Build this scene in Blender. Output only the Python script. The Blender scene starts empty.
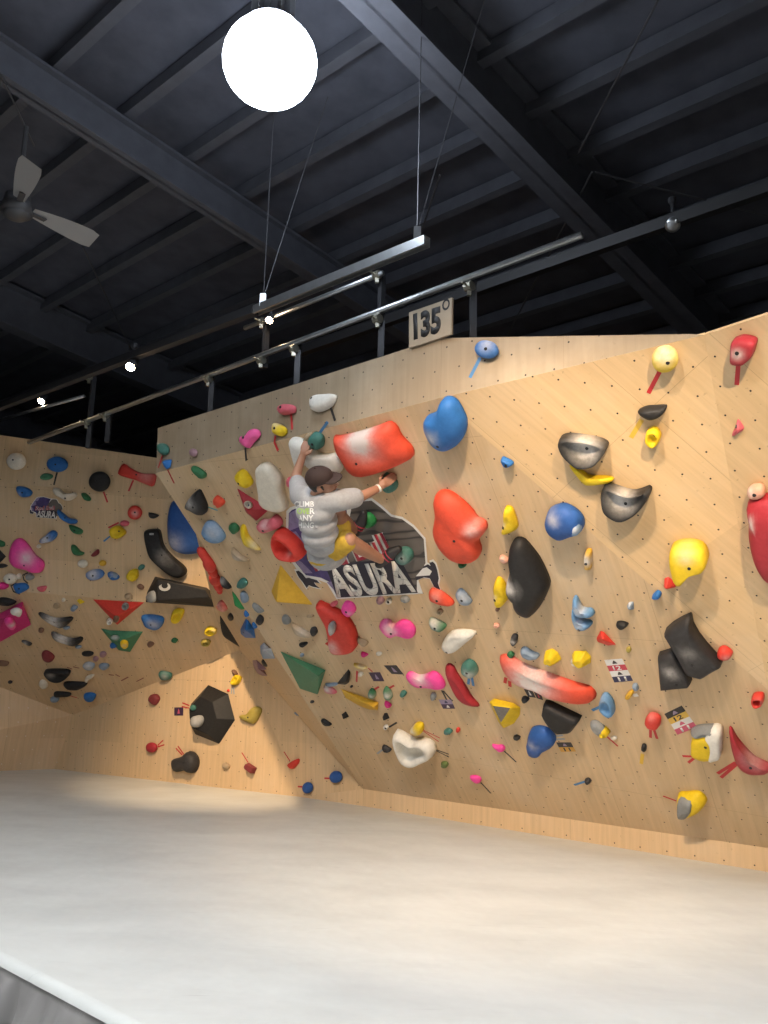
import bpy, bmesh, math, random
from mathutils import Vector, Matrix
from mathutils.bvhtree import BVHTree
from mathutils.geometry import tessellate_polygon
random.seed(7)
sc = bpy.context.scene
COL = sc.collection
V = Vector
rad = math.radians

# ------------------------------------------------------------------ camera
FOC, PITCH, ROLL = 860.0, rad(11.0), rad(1.5)
EYE = V((0, 0, 1.75)); MAT = 0.30
FWD = V((0, math.cos(PITCH), math.sin(PITCH))); RGT = V((1, 0, 0)); UPV = RGT.cross(FWD)
cam = bpy.data.objects.new('camera', bpy.data.cameras.new('camera')); COL.objects.link(cam); sc.camera = cam
cam.data.sensor_fit = 'VERTICAL'; cam.data.sensor_height = 36; cam.data.lens = 36 * FOC / 1024
cr, sr = math.cos(ROLL), math.sin(ROLL)
cx = RGT * cr + UPV * sr; cy = UPV * cr - RGT * sr
M = Matrix((cx, cy, -FWD)).transposed().to_4x4(); M.translation = EYE; cam.matrix_world = M
cam.data.clip_end = 200

def ray(px):
    u, v = px[0] - 384, 512 - px[1]
    return (FWD * FOC + cx * u + cy * v).normalized()
def hit(px, P, n):
    d = ray(px); return EYE + d * ((P - EYE).dot(n) / d.dot(n))
def at_z(px, z): return hit(px, V((0, 0, z)), V((0, 0, 1)))

# ------------------------------------------------------------------ surveyed planes
class Plane:
    def __init__(s, P, n, u=None):
        s.P = P; s.n = n.normalized()
        if s.n.dot(EYE - P) < 0: s.n = -s.n
        u = u or V((0, 0, 1)).cross(s.n)
        s.u = (u - s.n * u.dot(s.n)).normalized(); s.v = s.n.cross(s.u)
    def hit(s, px, off=0.0): return hit(px, s.P + s.n * off, s.n)
    def loc(s, w, o=None):
        w = w - (o or s.P); return V((w.dot(s.u), w.dot(s.v), w.dot(s.n)))
    def mat(s, o):
        m = Matrix((s.u, s.v, s.n)).transposed().to_4x4(); m.translation = o; return m
    def meet(s, q, px_hint=None): pass

a = at_z((363, 806), MAT); b = at_z((768, 872), MAT)
dL = (b - a).normalized()                       # along the foot of the big wall
nv = V((dL.y, -dL.x, 0)); nv = nv if nv.y < 0 else -nv
K0 = a + V((0, 0, .185))
slope = (nv + V((0, 0, 1))).normalized()
pL = Plane(K0, dL.cross(slope), dL)             # the 45 degree overhang
H1 = pL.hit((440, 398)); Bq = pL.hit((768, 690))
hinge = (Bq - H1).normalized()
nR = Matrix.Rotation(rad(-7), 3, hinge) @ pL.n
nR2 = Matrix.Rotation(rad(7), 3, hinge) @ pL.n
if nR2.z > nR.z: nR = nR2                       # the less steep of the two
pR = Plane(H1, nR, dL)
Aq = pR.hit((704, 335))
TL0 = pL.hit((156, 473)); E0 = pL.hit((363, 789))
pH = Plane(H1, nv, dL)                          # headwall band, vertical
T0 = pH.hit((158, 428)); T1 = pH.hit((440, 338))
pH2 = Plane(H1, (Aq - H1).cross(T1 - H1), dL)   # its right hand triangle
T2 = pH2.hit((690, 334))
Wt = pR.hit((768, 314), .05)
pW = Plane(Aq, (Bq - Aq).cross(Wt - Aq))
pK = Plane(a, nv, dL)                           # kick board
R0 = at_z((287, 796), MAT)
c0 = at_z((345, 802), MAT); c1 = at_z((55, 769), MAT); c2 = at_z((0, 771), MAT)
pB = Plane(c1, (c0 - c1).cross(V((0, 0, 1))))   # low back wall
R1 = pB.hit((300, 797)); R1.z = MAT
pG = Plane(c2, (c1 - c2).cross(V((0, 0, 1))))   # low left wall
b1 = pB.hit((73, 715)); b2 = pB.hit((240, 650)); g1 = pG.hit((0, 687))
pT = Plane(E0, (TL0 - E0).cross(b2 - E0))       # return facet left of the overhang
pT2 = Plane(E0, (b2 - E0).cross(R1 - E0))       # its lower triangle
pS = Plane(b1, (b2 - b1).cross(g1 - b1))        # steep roof on the left
s1 = pS.hit((0, 590)); s2 = pS.hit((219, 608)); sd = (s2 - s1).normalized()
def leaning(P, d, deg):
    n = V((d.y, -d.x, 0)).normalized(); n = n if n.y < 0 else -n
    up = n * math.sin(rad(deg)) + V((0, 0, 1)) * math.cos(rad(deg))
    return Plane(P, d.cross(up), d)
pU = leaning(s1, sd, 22)                        # left wall above the roof
u1 = pU.hit((0, 482)); u2 = pU.hit((172, 500))
pV = leaning(u1, (u2 - u1).normalized(), 8)     # its top band
v1 = pV.hit((0, 435)); v2 = pV.hit((158, 458))
PL = dict(L=pL, R=pR, H=pH, H2=pH2, W=pW, K=pK, T=pT, T2=pT2, B=pB, G=pG, S=pS, U=pU, V=pV)
def isect(p, q, near):
    d = p.n.cross(q.n); A = Matrix((p.n, q.n, d))
    w = A.inverted() @ V((p.n.dot(p.P), q.n.dot(q.P), d.dot(near)))
    return w, d.normalized()

# ------------------------------------------------------------------ materials
def new_mat(name):
    m = bpy.data.materials.new(name); m.use_nodes = True
    nt = m.node_tree; bs = nt.nodes['Principled BSDF']; return m, nt, bs
def N(nt, t, **k):
    n = nt.nodes.new(t)
    for a_, v_ in k.items():
        if hasattr(n, a_): setattr(n, a_, v_)
    return n
def ramp(nt, src, stops):
    r = N(nt, 'ShaderNodeValToRGB'); nt.links.new(src, r.inputs[0])
    e = r.color_ramp.elements
    while len(e) < len(stops): e.new(.5)
    for el, (p, c) in zip(e, stops):
        el.position = p; el.color = (*c, 1) if len(c) == 3 else c
    return r.outputs[0]
def mix(nt, fac, c1_, c2_, mode='MIX'):
    m = N(nt, 'ShaderNodeMix'); m.data_type = 'RGBA'; m.blend_type = mode
    for s, v_ in ((m.inputs[0], fac), (m.inputs[6], c1_), (m.inputs[7], c2_)):
        if hasattr(v_, 'links') or isinstance(v_, bpy.types.NodeSocket): nt.links.new(v_, s)
        else: s.default_value = v_ if not isinstance(v_, tuple) or len(v_) == 4 else (*v_, 1)
    return m.outputs[2]
def math_(nt, op, x, y=None, z=None):
    m = N(nt, 'ShaderNodeMath'); m.operation = op
    for i, v_ in enumerate((x, y, z)):
        if v_ is None: continue
        if isinstance(v_, bpy.types.NodeSocket): nt.links.new(v_, m.inputs[i])
        else: m.inputs[i].default_value = v_
    return m.outputs[0]
def noise(nt, vec, scale, detail=4, rough=.55, dist=0):
    n = N(nt, 'ShaderNodeTexNoise'); n.inputs['Scale'].default_value = scale
    n.inputs['Detail'].default_value = detail; n.inputs['Roughness'].default_value = rough
    n.inputs['Distortion'].default_value = dist
    if vec is not None: nt.links.new(vec, n.inputs['Vector'])
    return n.outputs['Fac']
def bump(nt, bs, h, strength=.2, dist=.01):
    b_ = N(nt, 'ShaderNodeBump'); b_.inputs['Strength'].default_value = strength; b_.inputs['Distance'].default_value = dist
    nt.links.new(h, b_.inputs['Height']); nt.links.new(b_.outputs[0], bs.inputs['Normal'])

def plywood(name, e1, e2, grain_deg, col=(.60, .43, .255), dots=(.035, .028, .022), scuff=.5, holes=True):
    """birch plywood: stretched grain, sheet joints, staggered T-nut holes, chalk bloom; UVs are metres"""
    m, nt, bs = new_mat(name)
    uvn = N(nt, 'ShaderNodeUVMap'); uvn.uv_map = 'UVMap'; uv = uvn.outputs[0]
    rot = N(nt, 'ShaderNodeVectorRotate'); rot.rotation_type = 'Z_AXIS'; rot.inputs['Angle'].default_value = rad(-grain_deg)
    nt.links.new(uv, rot.inputs['Vector'])
    mp = N(nt, 'ShaderNodeMapping'); mp.inputs['Scale'].default_value = (1.2, 24, 1); nt.links.new(rot.outputs[0], mp.inputs[0])
    g = noise(nt, mp.outputs[0], 1.0, 5, .6, .3)
    c = ramp(nt, g, [(.3, tuple(x * .90 for x in col)), (.7, tuple(min(1, x * 1.07) for x in col))])
    sp = N(nt, 'ShaderNodeSeparateXYZ'); nt.links.new(rot.outputs[0], sp.inputs[0])
    # per sheet tone
    sh = N(nt, 'ShaderNodeCombineXYZ')
    nt.links.new(math_(nt, 'FLOOR', math_(nt, 'DIVIDE', sp.outputs[0], 1.82)), sh.inputs[0])
    nt.links.new(math_(nt, 'FLOOR', math_(nt, 'DIVIDE', sp.outputs[1], .91)), sh.inputs[1])
    wn = N(nt, 'ShaderNodeTexWhiteNoise'); nt.links.new(sh.outputs[0], wn.inputs[0])
    tone = math_(nt, 'MULTIPLY_ADD', wn.outputs[0], .10, .95)
    tc = N(nt, 'ShaderNodeCombineXYZ'); [nt.links.new(tone, tc.inputs[i]) for i in range(3)]
    c = mix(nt, 1.0, c, tc.outputs[0], 'MULTIPLY')
    # joints
    def line(s, per, w):
        f = math_(nt, 'FRACT', math_(nt, 'DIVIDE', s, per)); f = math_(nt, 'ABSOLUTE', math_(nt, 'SUBTRACT', f, .5))
        return math_(nt, 'LESS_THAN', f, w / per)
    jl = math_(nt, 'MAXIMUM', line(sp.outputs[0], 1.82, .0016), line(sp.outputs[1], .91, .0016))
    c = mix(nt, math_(nt, 'MULTIPLY', jl, .38), c, (.16, .10, .055, 1))
    # scuffs of chalk and shoe rubber
    s1_ = noise(nt, uv, 1.3, 5, .6); f1 = math_(nt, 'MULTIPLY', ramp(nt, s1_, [(.48, (0, 0, 0)), (.8, (1, 1, 1))]), scuff)
    c = mix(nt, f1, c, (.66, .56, .43, 1))
    s2_ = noise(nt, uv, 26, 3, .6); f2 = math_(nt, 'MULTIPLY', ramp(nt, s2_, [(.655, (0, 0, 0)), (.75, (1, 1, 1))]), .42)
    c = mix(nt, f2, c, (.22, .16, .10, 1))
    if holes:
        su = N(nt, 'ShaderNodeSeparateXYZ'); nt.links.new(uv, su.inputs[0])
        det = e1[0] * e2[1] - e1[1] * e2[0]
        ca = math_(nt, 'ADD', math_(nt, 'MULTIPLY', su.outputs[0], e2[1] / det), math_(nt, 'MULTIPLY', su.outputs[1], -e2[0] / det))
        cb = math_(nt, 'ADD', math_(nt, 'MULTIPLY', su.outputs[0], -e1[1] / det), math_(nt, 'MULTIPLY', su.outputs[1], e1[0] / det))
        fa = math_(nt, 'SUBTRACT', math_(nt, 'FRACT', ca), .5); fb = math_(nt, 'SUBTRACT', math_(nt, 'FRACT', cb), .5)
        dx = math_(nt, 'ADD', math_(nt, 'MULTIPLY', fa, e1[0]), math_(nt, 'MULTIPLY', fb, e2[0]))
        dy = math_(nt, 'ADD', math_(nt, 'MULTIPLY', fa, e1[1]), math_(nt, 'MULTIPLY', fb, e2[1]))
        dd = math_(nt, 'SQRT', math_(nt, 'ADD', math_(nt, 'MULTIPLY', dx, dx), math_(nt, 'MULTIPLY', dy, dy)))
        hole = math_(nt, 'LESS_THAN', dd, .0064)
        c = mix(nt, hole, c, (*dots, 1))
    nt.links.new(c, bs.inputs['Base Color']); bs.inputs['Roughness'].default_value = .62
    bs.inputs['Specular IOR Level'].default_value = .3
    bump(nt, bs, g, .06, .004)
    return m

def plain(name, col, rough=.5, metal=0.0, nz=.0, scale=20):
    m, nt, bs = new_mat(name)
    bs.inputs['Roughness'].default_value = rough; bs.inputs['Metallic'].default_value = metal
    if nz:
        tc = N(nt, 'ShaderNodeTexCoord'); g = noise(nt, tc.outputs['Object'], scale, 4)
        c = ramp(nt, g, [(.3, tuple(x * (1 - nz) for x in col)), (.7, tuple(min(1, x * (1 + nz)) for x in col))])
        nt.links.new(c, bs.inputs['Base Color'])
    else: bs.inputs['Base Color'].default_value = (*col, 1)
    return m
def hold_mat(name, col, rough=.5):
    """cast resin, gritty, with chalk where the 'chalk' attribute says climbers have held it"""
    m, nt, bs = new_mat('resin_' + name)
    at = N(nt, 'ShaderNodeAttribute'); at.attribute_name = 'chalk'
    tc = N(nt, 'ShaderNodeTexCoord')
    g = noise(nt, tc.outputs['Object'], 26, 6, .72)
    c = ramp(nt, g, [(.25, tuple(x * .86 for x in col)), (.75, tuple(min(1, x * 1.12 + .004) for x in col))])
    k = math_(nt, 'MULTIPLY', at.outputs['Fac'], math_(nt, 'MULTIPLY_ADD', g, 1.5, .25))
    k = math_(nt, 'MINIMUM', k, .92)
    c = mix(nt, k, c, (.66, .63, .60, 1))
    nt.links.new(c, bs.inputs['Base Color'])
    nt.links.new(math_(nt, 'MULTIPLY_ADD', k, .4, rough), bs.inputs['Roughness']); bs.inputs['Specular IOR Level'].default_value = .22
    bump(nt, bs, noise(nt, tc.outputs['Object'], 160, 2), .10, .003)
    return m
RESIN = {}
COLS = dict(red=(.62, .045, .03), scarlet=(.70, .075, .035), crimson=(.36, .022, .035), maroon=(.20, .03, .035),
    blue=(.022, .14, .42), deepblue=(.020, .090, .32), sky=(.12, .27, .48), slate=(.22, .29, .38), black=(.012, .012, .013), dark=(.028, .027, .029),
    yellow=(.74, .52, .012), gold=(.62, .36, .03), pink=(.78, .11, .32), hotpink=(.86, .07, .36), magenta=(.62, .025, .20),
    rose=(.62, .12, .16), cream=(.70, .64, .53), white=(.74, .72, .66), green=(.03, .15, .06), teal=(.05, .17, .14), moss=(.12, .17, .05),
    grass=(.02, .22, .06), grey=(.24, .25, .25), brown=(.20, .11, .07), tan=(.40, .30, .19), mauve=(.32, .19, .22), olive=(.38, .30, .06),
    peach=(.70, .36, .26), woodgreen=(.055, .20, .11), steel=(.33, .36, .38))
def resin(c):
    if c not in RESIN: RESIN[c] = hold_mat(c, COLS[c], .5)
    return RESIN[c]
TAPE = {k: plain('tape_' + k, v_, .55) for k, v_ in dict(red=(.50, .025, .03), black=(.02, .018, .018), blue=(.06, .20, .42), yellow=(.66, .42, .05), teal=(.10, .28, .30), grey=(.30, .34, .38), white=(.7, .68, .64), brown=(.22, .07, .05)).items()}
BOLT = plain('bolt_steel', (.03, .03, .032), .4, .6)
INK = plain('ink_black', (.012, .012, .014), .6)
PAPER = plain('card_white', (.72, .71, .68), .6)

# ------------------------------------------------------------------ object helpers
def obj(name, me, m=None, parent=None, mw=None):
    if isinstance(me, bmesh.types.BMesh):
        d_ = bpy.data.meshes.new(name); me.to_mesh(d_); me.free(); me = d_
    o = bpy.data.objects.new(name, me); COL.objects.link(o)
    if m is not None and not me.materials: me.materials.append(m)
    if mw is not None: o.matrix_world = mw
    if parent is not None:
        o.parent = parent
        o.matrix_parent_inverse = Matrix.Identity(4)
        o.matrix_basis = PM(parent).inverted() @ (mw if mw is not None else Matrix.Identity(4))
    return o
_pm = {}
def PM(o):                                        # world matrix without a depsgraph update
    m = o.matrix_basis.copy()
    return PM(o.parent) @ m if o.parent else m
def tag(o, label, cat, group=None, kind=None):
    if label: o['label'] = label
    if cat: o['category'] = cat
    if group: o['group'] = group
    if kind: o['kind'] = kind
    return o
def empty(name, loc, label, cat, group=None, mw=None):
    o = bpy.data.objects.new(name, None); COL.objects.link(o); o.empty_display_size = .1
    if mw is not None: o.matrix_basis = mw
    else: o.location = loc
    return tag(o, label, cat, group)
def smooth(me_or_bm):
    for f in me_or_bm.faces: f.smooth = True
def box(bm, m, sx, sy, sz):
    r = bmesh.ops.create_cube(bm, size=1, matrix=m @ Matrix.Diagonal((sx, sy, sz, 1)))
    return r['verts']
def basis(p, q, up=V((0, 0, 1))):
    """matrix at midpoint, x along p->q"""
    x = (q - p).normalized(); y = up.cross(x)
    if y.length < 1e-4: y = V((0, 1, 0)).cross(x)
    y.normalize(); z = x.cross(y)
    m = Matrix((x, y, z)).transposed().to_4x4(); m.translation = (p + q) / 2; return m
def bar(bm, p, q, w, h, up=V((0, 0, 1))): box(bm, basis(p, q, up), (q - p).length, w, h)
def tube(bm, p, q, r, seg=10, r2=None):
    d_ = q - p; m = d_.to_track_quat('Z', 'Y').to_matrix().to_4x4(); m.translation = (p + q) / 2
    return bmesh.ops.create_cone(bm, cap_ends=True, cap_tris=False, segments=seg, radius1=r, radius2=r if r2 is None else r2, depth=d_.length, matrix=m)['verts']
def ball(bm, c, r, seg=12, ring=8, sc_=None):
    m = Matrix.Translation(c) @ (Matrix.Diagonal((*sc_, 1)) if sc_ else Matrix.Identity(4))
    return bmesh.ops.create_uvsphere(bm, u_segments=seg, v_segments=ring, radius=r, matrix=m)['verts']
def poly_solid(bm, pts, thick, n):
    """closed slab: pts (3D, planar) is the front face, extruded back along -n; returns front face"""
    f = [bm.verts.new(p) for p in pts]; k = [bm.verts.new(p - n * thick) for p in pts]
    nf = bm.faces.new(f); nf.normal_update()
    bm.faces.new(list(reversed(k)))
    for i in range(len(f)):
        j = (i + 1) % len(f); bm.faces.new((f[i], k[i], k[j], f[j]))
    return nf
# ------------------------------------------------------------------ climbing walls (the setting)
PLY_L = plywood('plywood_overhang', (.205, .004), (.098, .160), 84, scuff=.45)
PLY_R = plywood('plywood_right_fold', (.155, -.067), (.030, .185), -61, col=(.62, .44, .25), scuff=.3)
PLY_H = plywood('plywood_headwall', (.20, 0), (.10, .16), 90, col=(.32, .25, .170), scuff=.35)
PLY_B = plywood('plywood_low_wall', (.25, 0), (.125, .19), 90, col=(.64, .45, .26), scuff=.25)
PLY_U = plywood('plywood_left_wall', (.22, 0), (.11, .19), 90, scuff=.4)
PLY_G = plywood('plywood_corner', (.26, 0), (.13, .20), 90, dots=(.75, .68, .58), scuff=.3, col=(.60, .42, .25))  # pale dots: light coming through the T-nut holes, painted in

def wall(name, facets):
    """facets: (plane, [world points], material); each facet is a closed 4 cm panel of the one wall mesh"""
    me = bpy.data.meshes.new(name); bm = bmesh.new(); uvl = bm.loops.layers.uv.new('UVMap'); mats = []
    for p, pts, m in facets:
        if m not in mats: mats.append(m); me.materials.append(m)
        k = len(bm.faces)
        poly_solid(bm, pts, .04, p.n); bm.faces.ensure_lookup_table()
        for f in bm.faces[k:]:
            f.material_index = mats.index(m)
            for l in f.loops:
                q = p.loc(l.vert.co); l[uvl].uv = (q.x + 5, q.y + 5)
        bmesh.ops.recalc_face_normals(bm, faces=bm.faces[k:])
    bm.to_mesh(me); bm.free()
    o = obj(name, me); o['kind'] = 'structure'; return o

far = 3.2
KR = K0 + dL * ((pL.hit((756, 846)) - K0).dot(dL))         # right end of the kick line under the overhang
KR2 = KR + dL * far; bR = V((KR2.x, KR2.y, MAT))
aw = V((E0.x, E0.y, MAT))
# low right corner panel that carries on out of the frame
pC = Plane(KR, (KR2 - KR).cross(pL.hit((768, 800)) + pL.n * .10 - KR))
Wfar = Wt + (Wt - Aq).normalized() * 2.2; Bfar = Bq + (Wt - Aq).normalized() * 3.0
def on_line(px, P, d):                                     # point of the line P+td nearest the pixel ray
    r = ray(px); n = r.cross(d).cross(r); return P + d * ((EYE - P).dot(n) / d.dot(n))
tB0 = R1; apex_A = b2
iS, iSd = isect(pT, pS, b2); Tcr = iS + iSd * ((s2.z - iS.z) / iSd.z)
iU, iUd = isect(pT, pU, s2); TU = iU + iUd * ((TL0.z + .2 - iU.z) / iUd.z)
pF = Plane(tB0, (aw - tB0).cross(E0 - tB0))
wall('wall_right', [
    (pL, [TL0, E0, KR, Bq, H1], PLY_L),
    (pR, [H1, Bq, Aq], PLY_R),
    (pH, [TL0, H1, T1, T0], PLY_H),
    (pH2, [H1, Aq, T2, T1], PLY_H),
    (pW, [Aq, Bq, Bfar, Wfar, Wt], PLY_R),
    (pL, [Bq, KR, KR2, KR2 + slope * 2.0], PLY_L),
    (pK, [aw, V((KR.x, KR.y, MAT)), bR, KR2, KR, E0], PLY_B),
    (pF, [tB0, aw, E0], PLY_B),
    (pT, [E0, pL.hit((196, 534)), Tcr, apex_A], PLY_B),
    (pT2, [E0, apex_A, tB0], PLY_B),
])
cB = pB.hit((330, 800)); cB = V((cB.x, cB.y, MAT)); cB2 = cB + (b2 - b1).normalized() * 0
gl = (c1 - c2).normalized(); ext = -gl * 3.0
b3 = b2 + (b2 - b1).normalized() * .5
wall('wall_back', [(pB, [c1, tB0, apex_A, b2, b1], PLY_B)])
g1e = g1 + (g1 - b1).normalized() * 3.0; s1e = s1 - sd * 3.2; u1e = u1 - (u2 - u1).normalized() * 3.2; v1e = v1 - (v2 - v1).normalized() * 3.2
s2e = s2 + sd * .9; u2e = u2 + (u2 - u1).normalized() * 1.0; v2e = v2 + (v2 - v1).normalized() * 1.0
wall('wall_left', [
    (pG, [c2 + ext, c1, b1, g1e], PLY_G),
    (pS, [g1e, b1, b2, b3, s2e, s1e], PLY_U),
    (pU, [s1e, s2e, u2e, u1e], PLY_U),
    (pV, [u1e, u2e, v2e, v1e], PLY_U),
])

# ------------------------------------------------------------------ building shell: floor, dark steel roof
DARK = plain('painted_steel_grey', (.10, .104, .125), .55, 0, .12, 6)
DECK = plain('roof_deck_charcoal', (.090, .095, .122), .85, 0, .2, 3)
SHELL = plain('dark_cladding', (.035, .035, .038), .9, 0, .15, 2)
CONC = plain('grey_concrete', (.25, .25, .24), .8, 0, .15, 3)
bm = bmesh.new(); box(bm, Matrix.Translation((0, 6, -.05)), 36, 40, .1)
obj('floor', bm, CONC)['kind'] = 'structure'
eR = -nv; TH = rad(7)
dn = (eR * math.cos(TH) - V((0, 0, 1)) * math.sin(TH))     # down the roof, away from the camera
nRoof = dL.cross(dn); nRoof = nRoof if nRoof.z > 0 else -nRoof
RP = V((0, 5, 6.4))
def roof(px, off=0): return hit(px, RP + nRoof * off, nRoof)
DECKH = .62
rb = Matrix((dL, dn, nRoof)).transposed().to_4x4()
def roof_pt(s, t, h): return RP + dL * s + dn * t + nRoof * h
bm = bmesh.new(); m_ = rb.copy(); m_.translation = roof_pt(0, 2, DECKH + .05); box(bm, m_, 40, 36, .1)
ceil_ = obj('ceiling', bm, DECK); ceil_['kind'] = 'structure'
def st(w): w = w - RP; return w.dot(dL), w.dot(dn)
def beam(name, s, w, t0, t1, hgt=.5, off=0, fl=.03):
    bm = bmesh.new()
    m_ = rb.copy(); m_.translation = roof_pt(s, (t0 + t1) / 2, off + fl / 2); box(bm, m_, w, t1 - t0, fl)
    m_ = rb.copy(); m_.translation = roof_pt(s, (t0 + t1) / 2, off + hgt / 2); box(bm, m_, .03, t1 - t0, hgt)
    m_ = rb.copy(); m_.translation = roof_pt(s, (t0 + t1) / 2, off + hgt); box(bm, m_, w, t1 - t0, fl)
    obj(name, bm, DARK, ceil_)
def purlin(name, t, s0, s1_, w=.09, off=.44, hgt=.15):
    bm = bmesh.new()
    m_ = rb.copy(); m_.translation = roof_pt((s0 + s1_) / 2, t, off + .01); box(bm, m_, s1_ - s0, w, .015)
    m_ = rb.copy(); m_.translation = roof_pt((s0 + s1_) / 2, t - w / 2, off + hgt / 2); box(bm, m_, s1_ - s0, .012, hgt)
    m_ = rb.copy(); m_.translation = roof_pt((s0 + s1_) / 2, t, off + hgt); box(bm, m_, s1_ - s0, w, .015)
    obj(name, bm, DARK, ceil_)
sA = st(roof((530, 167)))[0]; sB = st(roof((186, 204)))[0]; sC = st(roof((97, 367)))[0]
for s, w in ((sA, .30), (sB, .16), (sC, .24), (sA + 5.2, .30), (sC - 4.6, .24)):
    beam('roof_beam', s, w, -14, 16, .56 if w > .2 else .34, 0 if w > .2 else .06)
ts = sorted(st(roof(p, .44))[1] for p in ((83, 230), (138, 259), (188, 284), (343, 208), (682, 128), (482, 211)))
tl = [ts[0] + .0]
base = [st(roof(p, .44))[1] for p in ((83, 230), (138, 259), (188, 284))]
stp = (base[2] - base[0]) / 2
for i in range(-11, 15):
    if -9 < i: purlin('purlin', base[0] + stp * i, -17, 17)
# cross bracing rods under the deck
ROD = plain('bracing_rod', (.10, .10, .11), .5, .5)
def rod(p, q, r=.009):
    bm = bmesh.new(); tube(bm, p, q, r, 6); obj('bracing_rod', bm, ROD, ceil_)
for p, q in (((658, 0), (579, 152)), ((592, 172), (508, 334)), ((83, 247), (133, 354)), ((0, 73), (34, 146)), ((440, 175), (420, 236)), ((595, 172), (768, 216))):
    rod(roof(p, .05), roof(q, .05))
# outer walls of the hall, dark
for nm, c_, s_ in (('wall_far', (0, 26, 4), (36, .2, 8)), ('wall_near', (0, -9, 4), (36, .2, 9)), ('wall_side_left', (-17, 8, 4), (.2, 36, 9)), ('wall_side_right', (16, 8, 4), (.2, 36, 9))):
    bm = bmesh.new(); box(bm, Matrix.Translation(c_), *s_); obj(nm, bm, SHELL)['kind'] = 'structure'

# ------------------------------------------------------------------ crash mat
def mat_material(name, base, streak=True):
    m, nt, bs = new_mat(name)
    tc = N(nt, 'ShaderNodeTexCoord'); o_ = tc.outputs['Object']
    mp = N(nt, 'ShaderNodeMapping'); mp.inputs['Rotation'].default_value = (0, 0, rad(28)); mp.inputs['Scale'].default_value = (.8, 1.7, 1); nt.links.new(o_, mp.inputs[0])
    g = noise(nt, mp.outputs[0], 1.2, 6, .62, .4)
    c = ramp(nt, g, [(.30, tuple(x * .88 for x in base)), (.55, base), (.8, tuple(min(1, x * 1.08) for x in base))])
    g2 = noise(nt, o_, 1.1, 4, .6)
    c = mix(nt, math_(nt, 'MULTIPLY', ramp(nt, g2, [(.5, (0, 0, 0)), (.8, (1, 1, 1))]), .35), c, tuple(x * .72 for x in base) + (1,))
    mp2 = N(nt, 'ShaderNodeMapping'); mp2.inputs['Rotation'].default_value = (0, 0, rad(-35)); mp2.inputs['Scale'].default_value = (1.5, 26, 1); nt.links.new(o_, mp2.inputs[0])
    g3 = noise(nt, mp2.outputs[0], 1.6, 3, .5)
    c = mix(nt, math_(nt, 'MULTIPLY', ramp(nt, g3, [(.70, (0, 0, 0)), (.76, (1, 1, 1))]), .22), c, (.30, .30, .29, 1))
    nt.links.new(c, bs.inputs['Base Color']); bs.inputs['Roughness'].default_value = .42
    bs.inputs['Specular IOR Level'].default_value = .35
    w = noise(nt, o_, 2.2, 3, .5)
    bump(nt, bs, math_(nt, 'ADD', math_(nt, 'MULTIPLY', w, 1.0), math_(nt, 'MULTIPLY', g, .25)), .35, .05)
    return m
VINYL = mat_material('grey_vinyl', (.64, .66, .64))
SKIRT = mat_material('vinyl_skirt', (.50, .49, .48))
f0 = at_z((0, 957), MAT); f1 = at_z((140, 1030), MAT); fd = (f1 - f0).normalized()
fL = f0 - fd * 5.0; fR = f1 + fd * 6.0
gmat = empty('crash_mat', (0, 5, 0), 'large pale grey vinyl crash mat covering the ground below the climbing walls', 'mat')
rim = [fL, fR, bR + dL * .3 + V((.6, -2, 0)), bR, aw, tB0, c1, c2 + ext]
ctr = V((0, 6, MAT))
bm = bmesh.new()
# front fillet then flat top, one closed slab
nf = V((fd.y, -fd.x, 0)); nf = nf if nf.dot(f0 - ctr) > 0 else -nf
prof = [(0, -.045), (.004, -.028), (.014, -.012), (.03, -.003), (.05, 0)]
cut = 60
rows = []
for k in range(cut + 1):
    p = fL.lerp(fR, k / cut)
    rows.append([bm.verts.new(p - nf * i + V((0, 0, z_ + .004 * math.sin(k * 1.7) * (1 if i < .04 else 0)))) for i, z_ in prof])
for k in range(cut):
    for i in range(len(prof) - 1): bm.faces.new((rows[k][i], rows[k + 1][i], rows[k + 1][i + 1], rows[k][i + 1])).smooth = True
top = [r[-1] for r in rows] + [bm.verts.new(p) for p in rim[2:]]
bm.faces.new(top)
bmesh.ops.recalc_face_normals(bm, faces=bm.faces)
obj('mat_top', bm, VINYL, gmat)
bm = bmesh.new(); n1, n2 = 900, 10; vs = []
for k in range(n1 + 1):
    p = fL.lerp(fR, k / n1); s = (fR - fL).length * k / n1
    col_ = []
    for j in range(n2 + 1):
        h = j / n2
        w = .030 * math.sin(s * 21 + 1.6 * math.sin(s * 5) + h * 1.5) + .016 * math.sin(s * 43 + 3 * h) + .03 * math.sin(s * 9 + h * 2.5)
        w = w * (h ** .7) + .05 * h
        col_.append(bm.verts.new(p + nf * (w + .003) + V((0, 0, -.04 - h * (MAT - .05)))))
    vs.append(col_)
for k in range(n1):
    for j in range(n2): bm.faces.new((vs[k][j], vs[k][j + 1], vs[k + 1][j + 1], vs[k + 1][j])).smooth = True
bmesh.ops.solidify(bm, geom=bm.faces[:], thickness=.004)
obj('skirt', bm, SKIRT, gmat)
bm = bmesh.new(); pts = [fL - nf * .06, fR - nf * .06] + rim[2:]
poly_solid(bm, [p + V((0, 0, -.012)) for p in pts], MAT - .013, V((0, 0, 1)))
bmesh.ops.recalc_face_normals(bm, faces=bm.faces)
obj('foam_core', bm, SKIRT, gmat)
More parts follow.
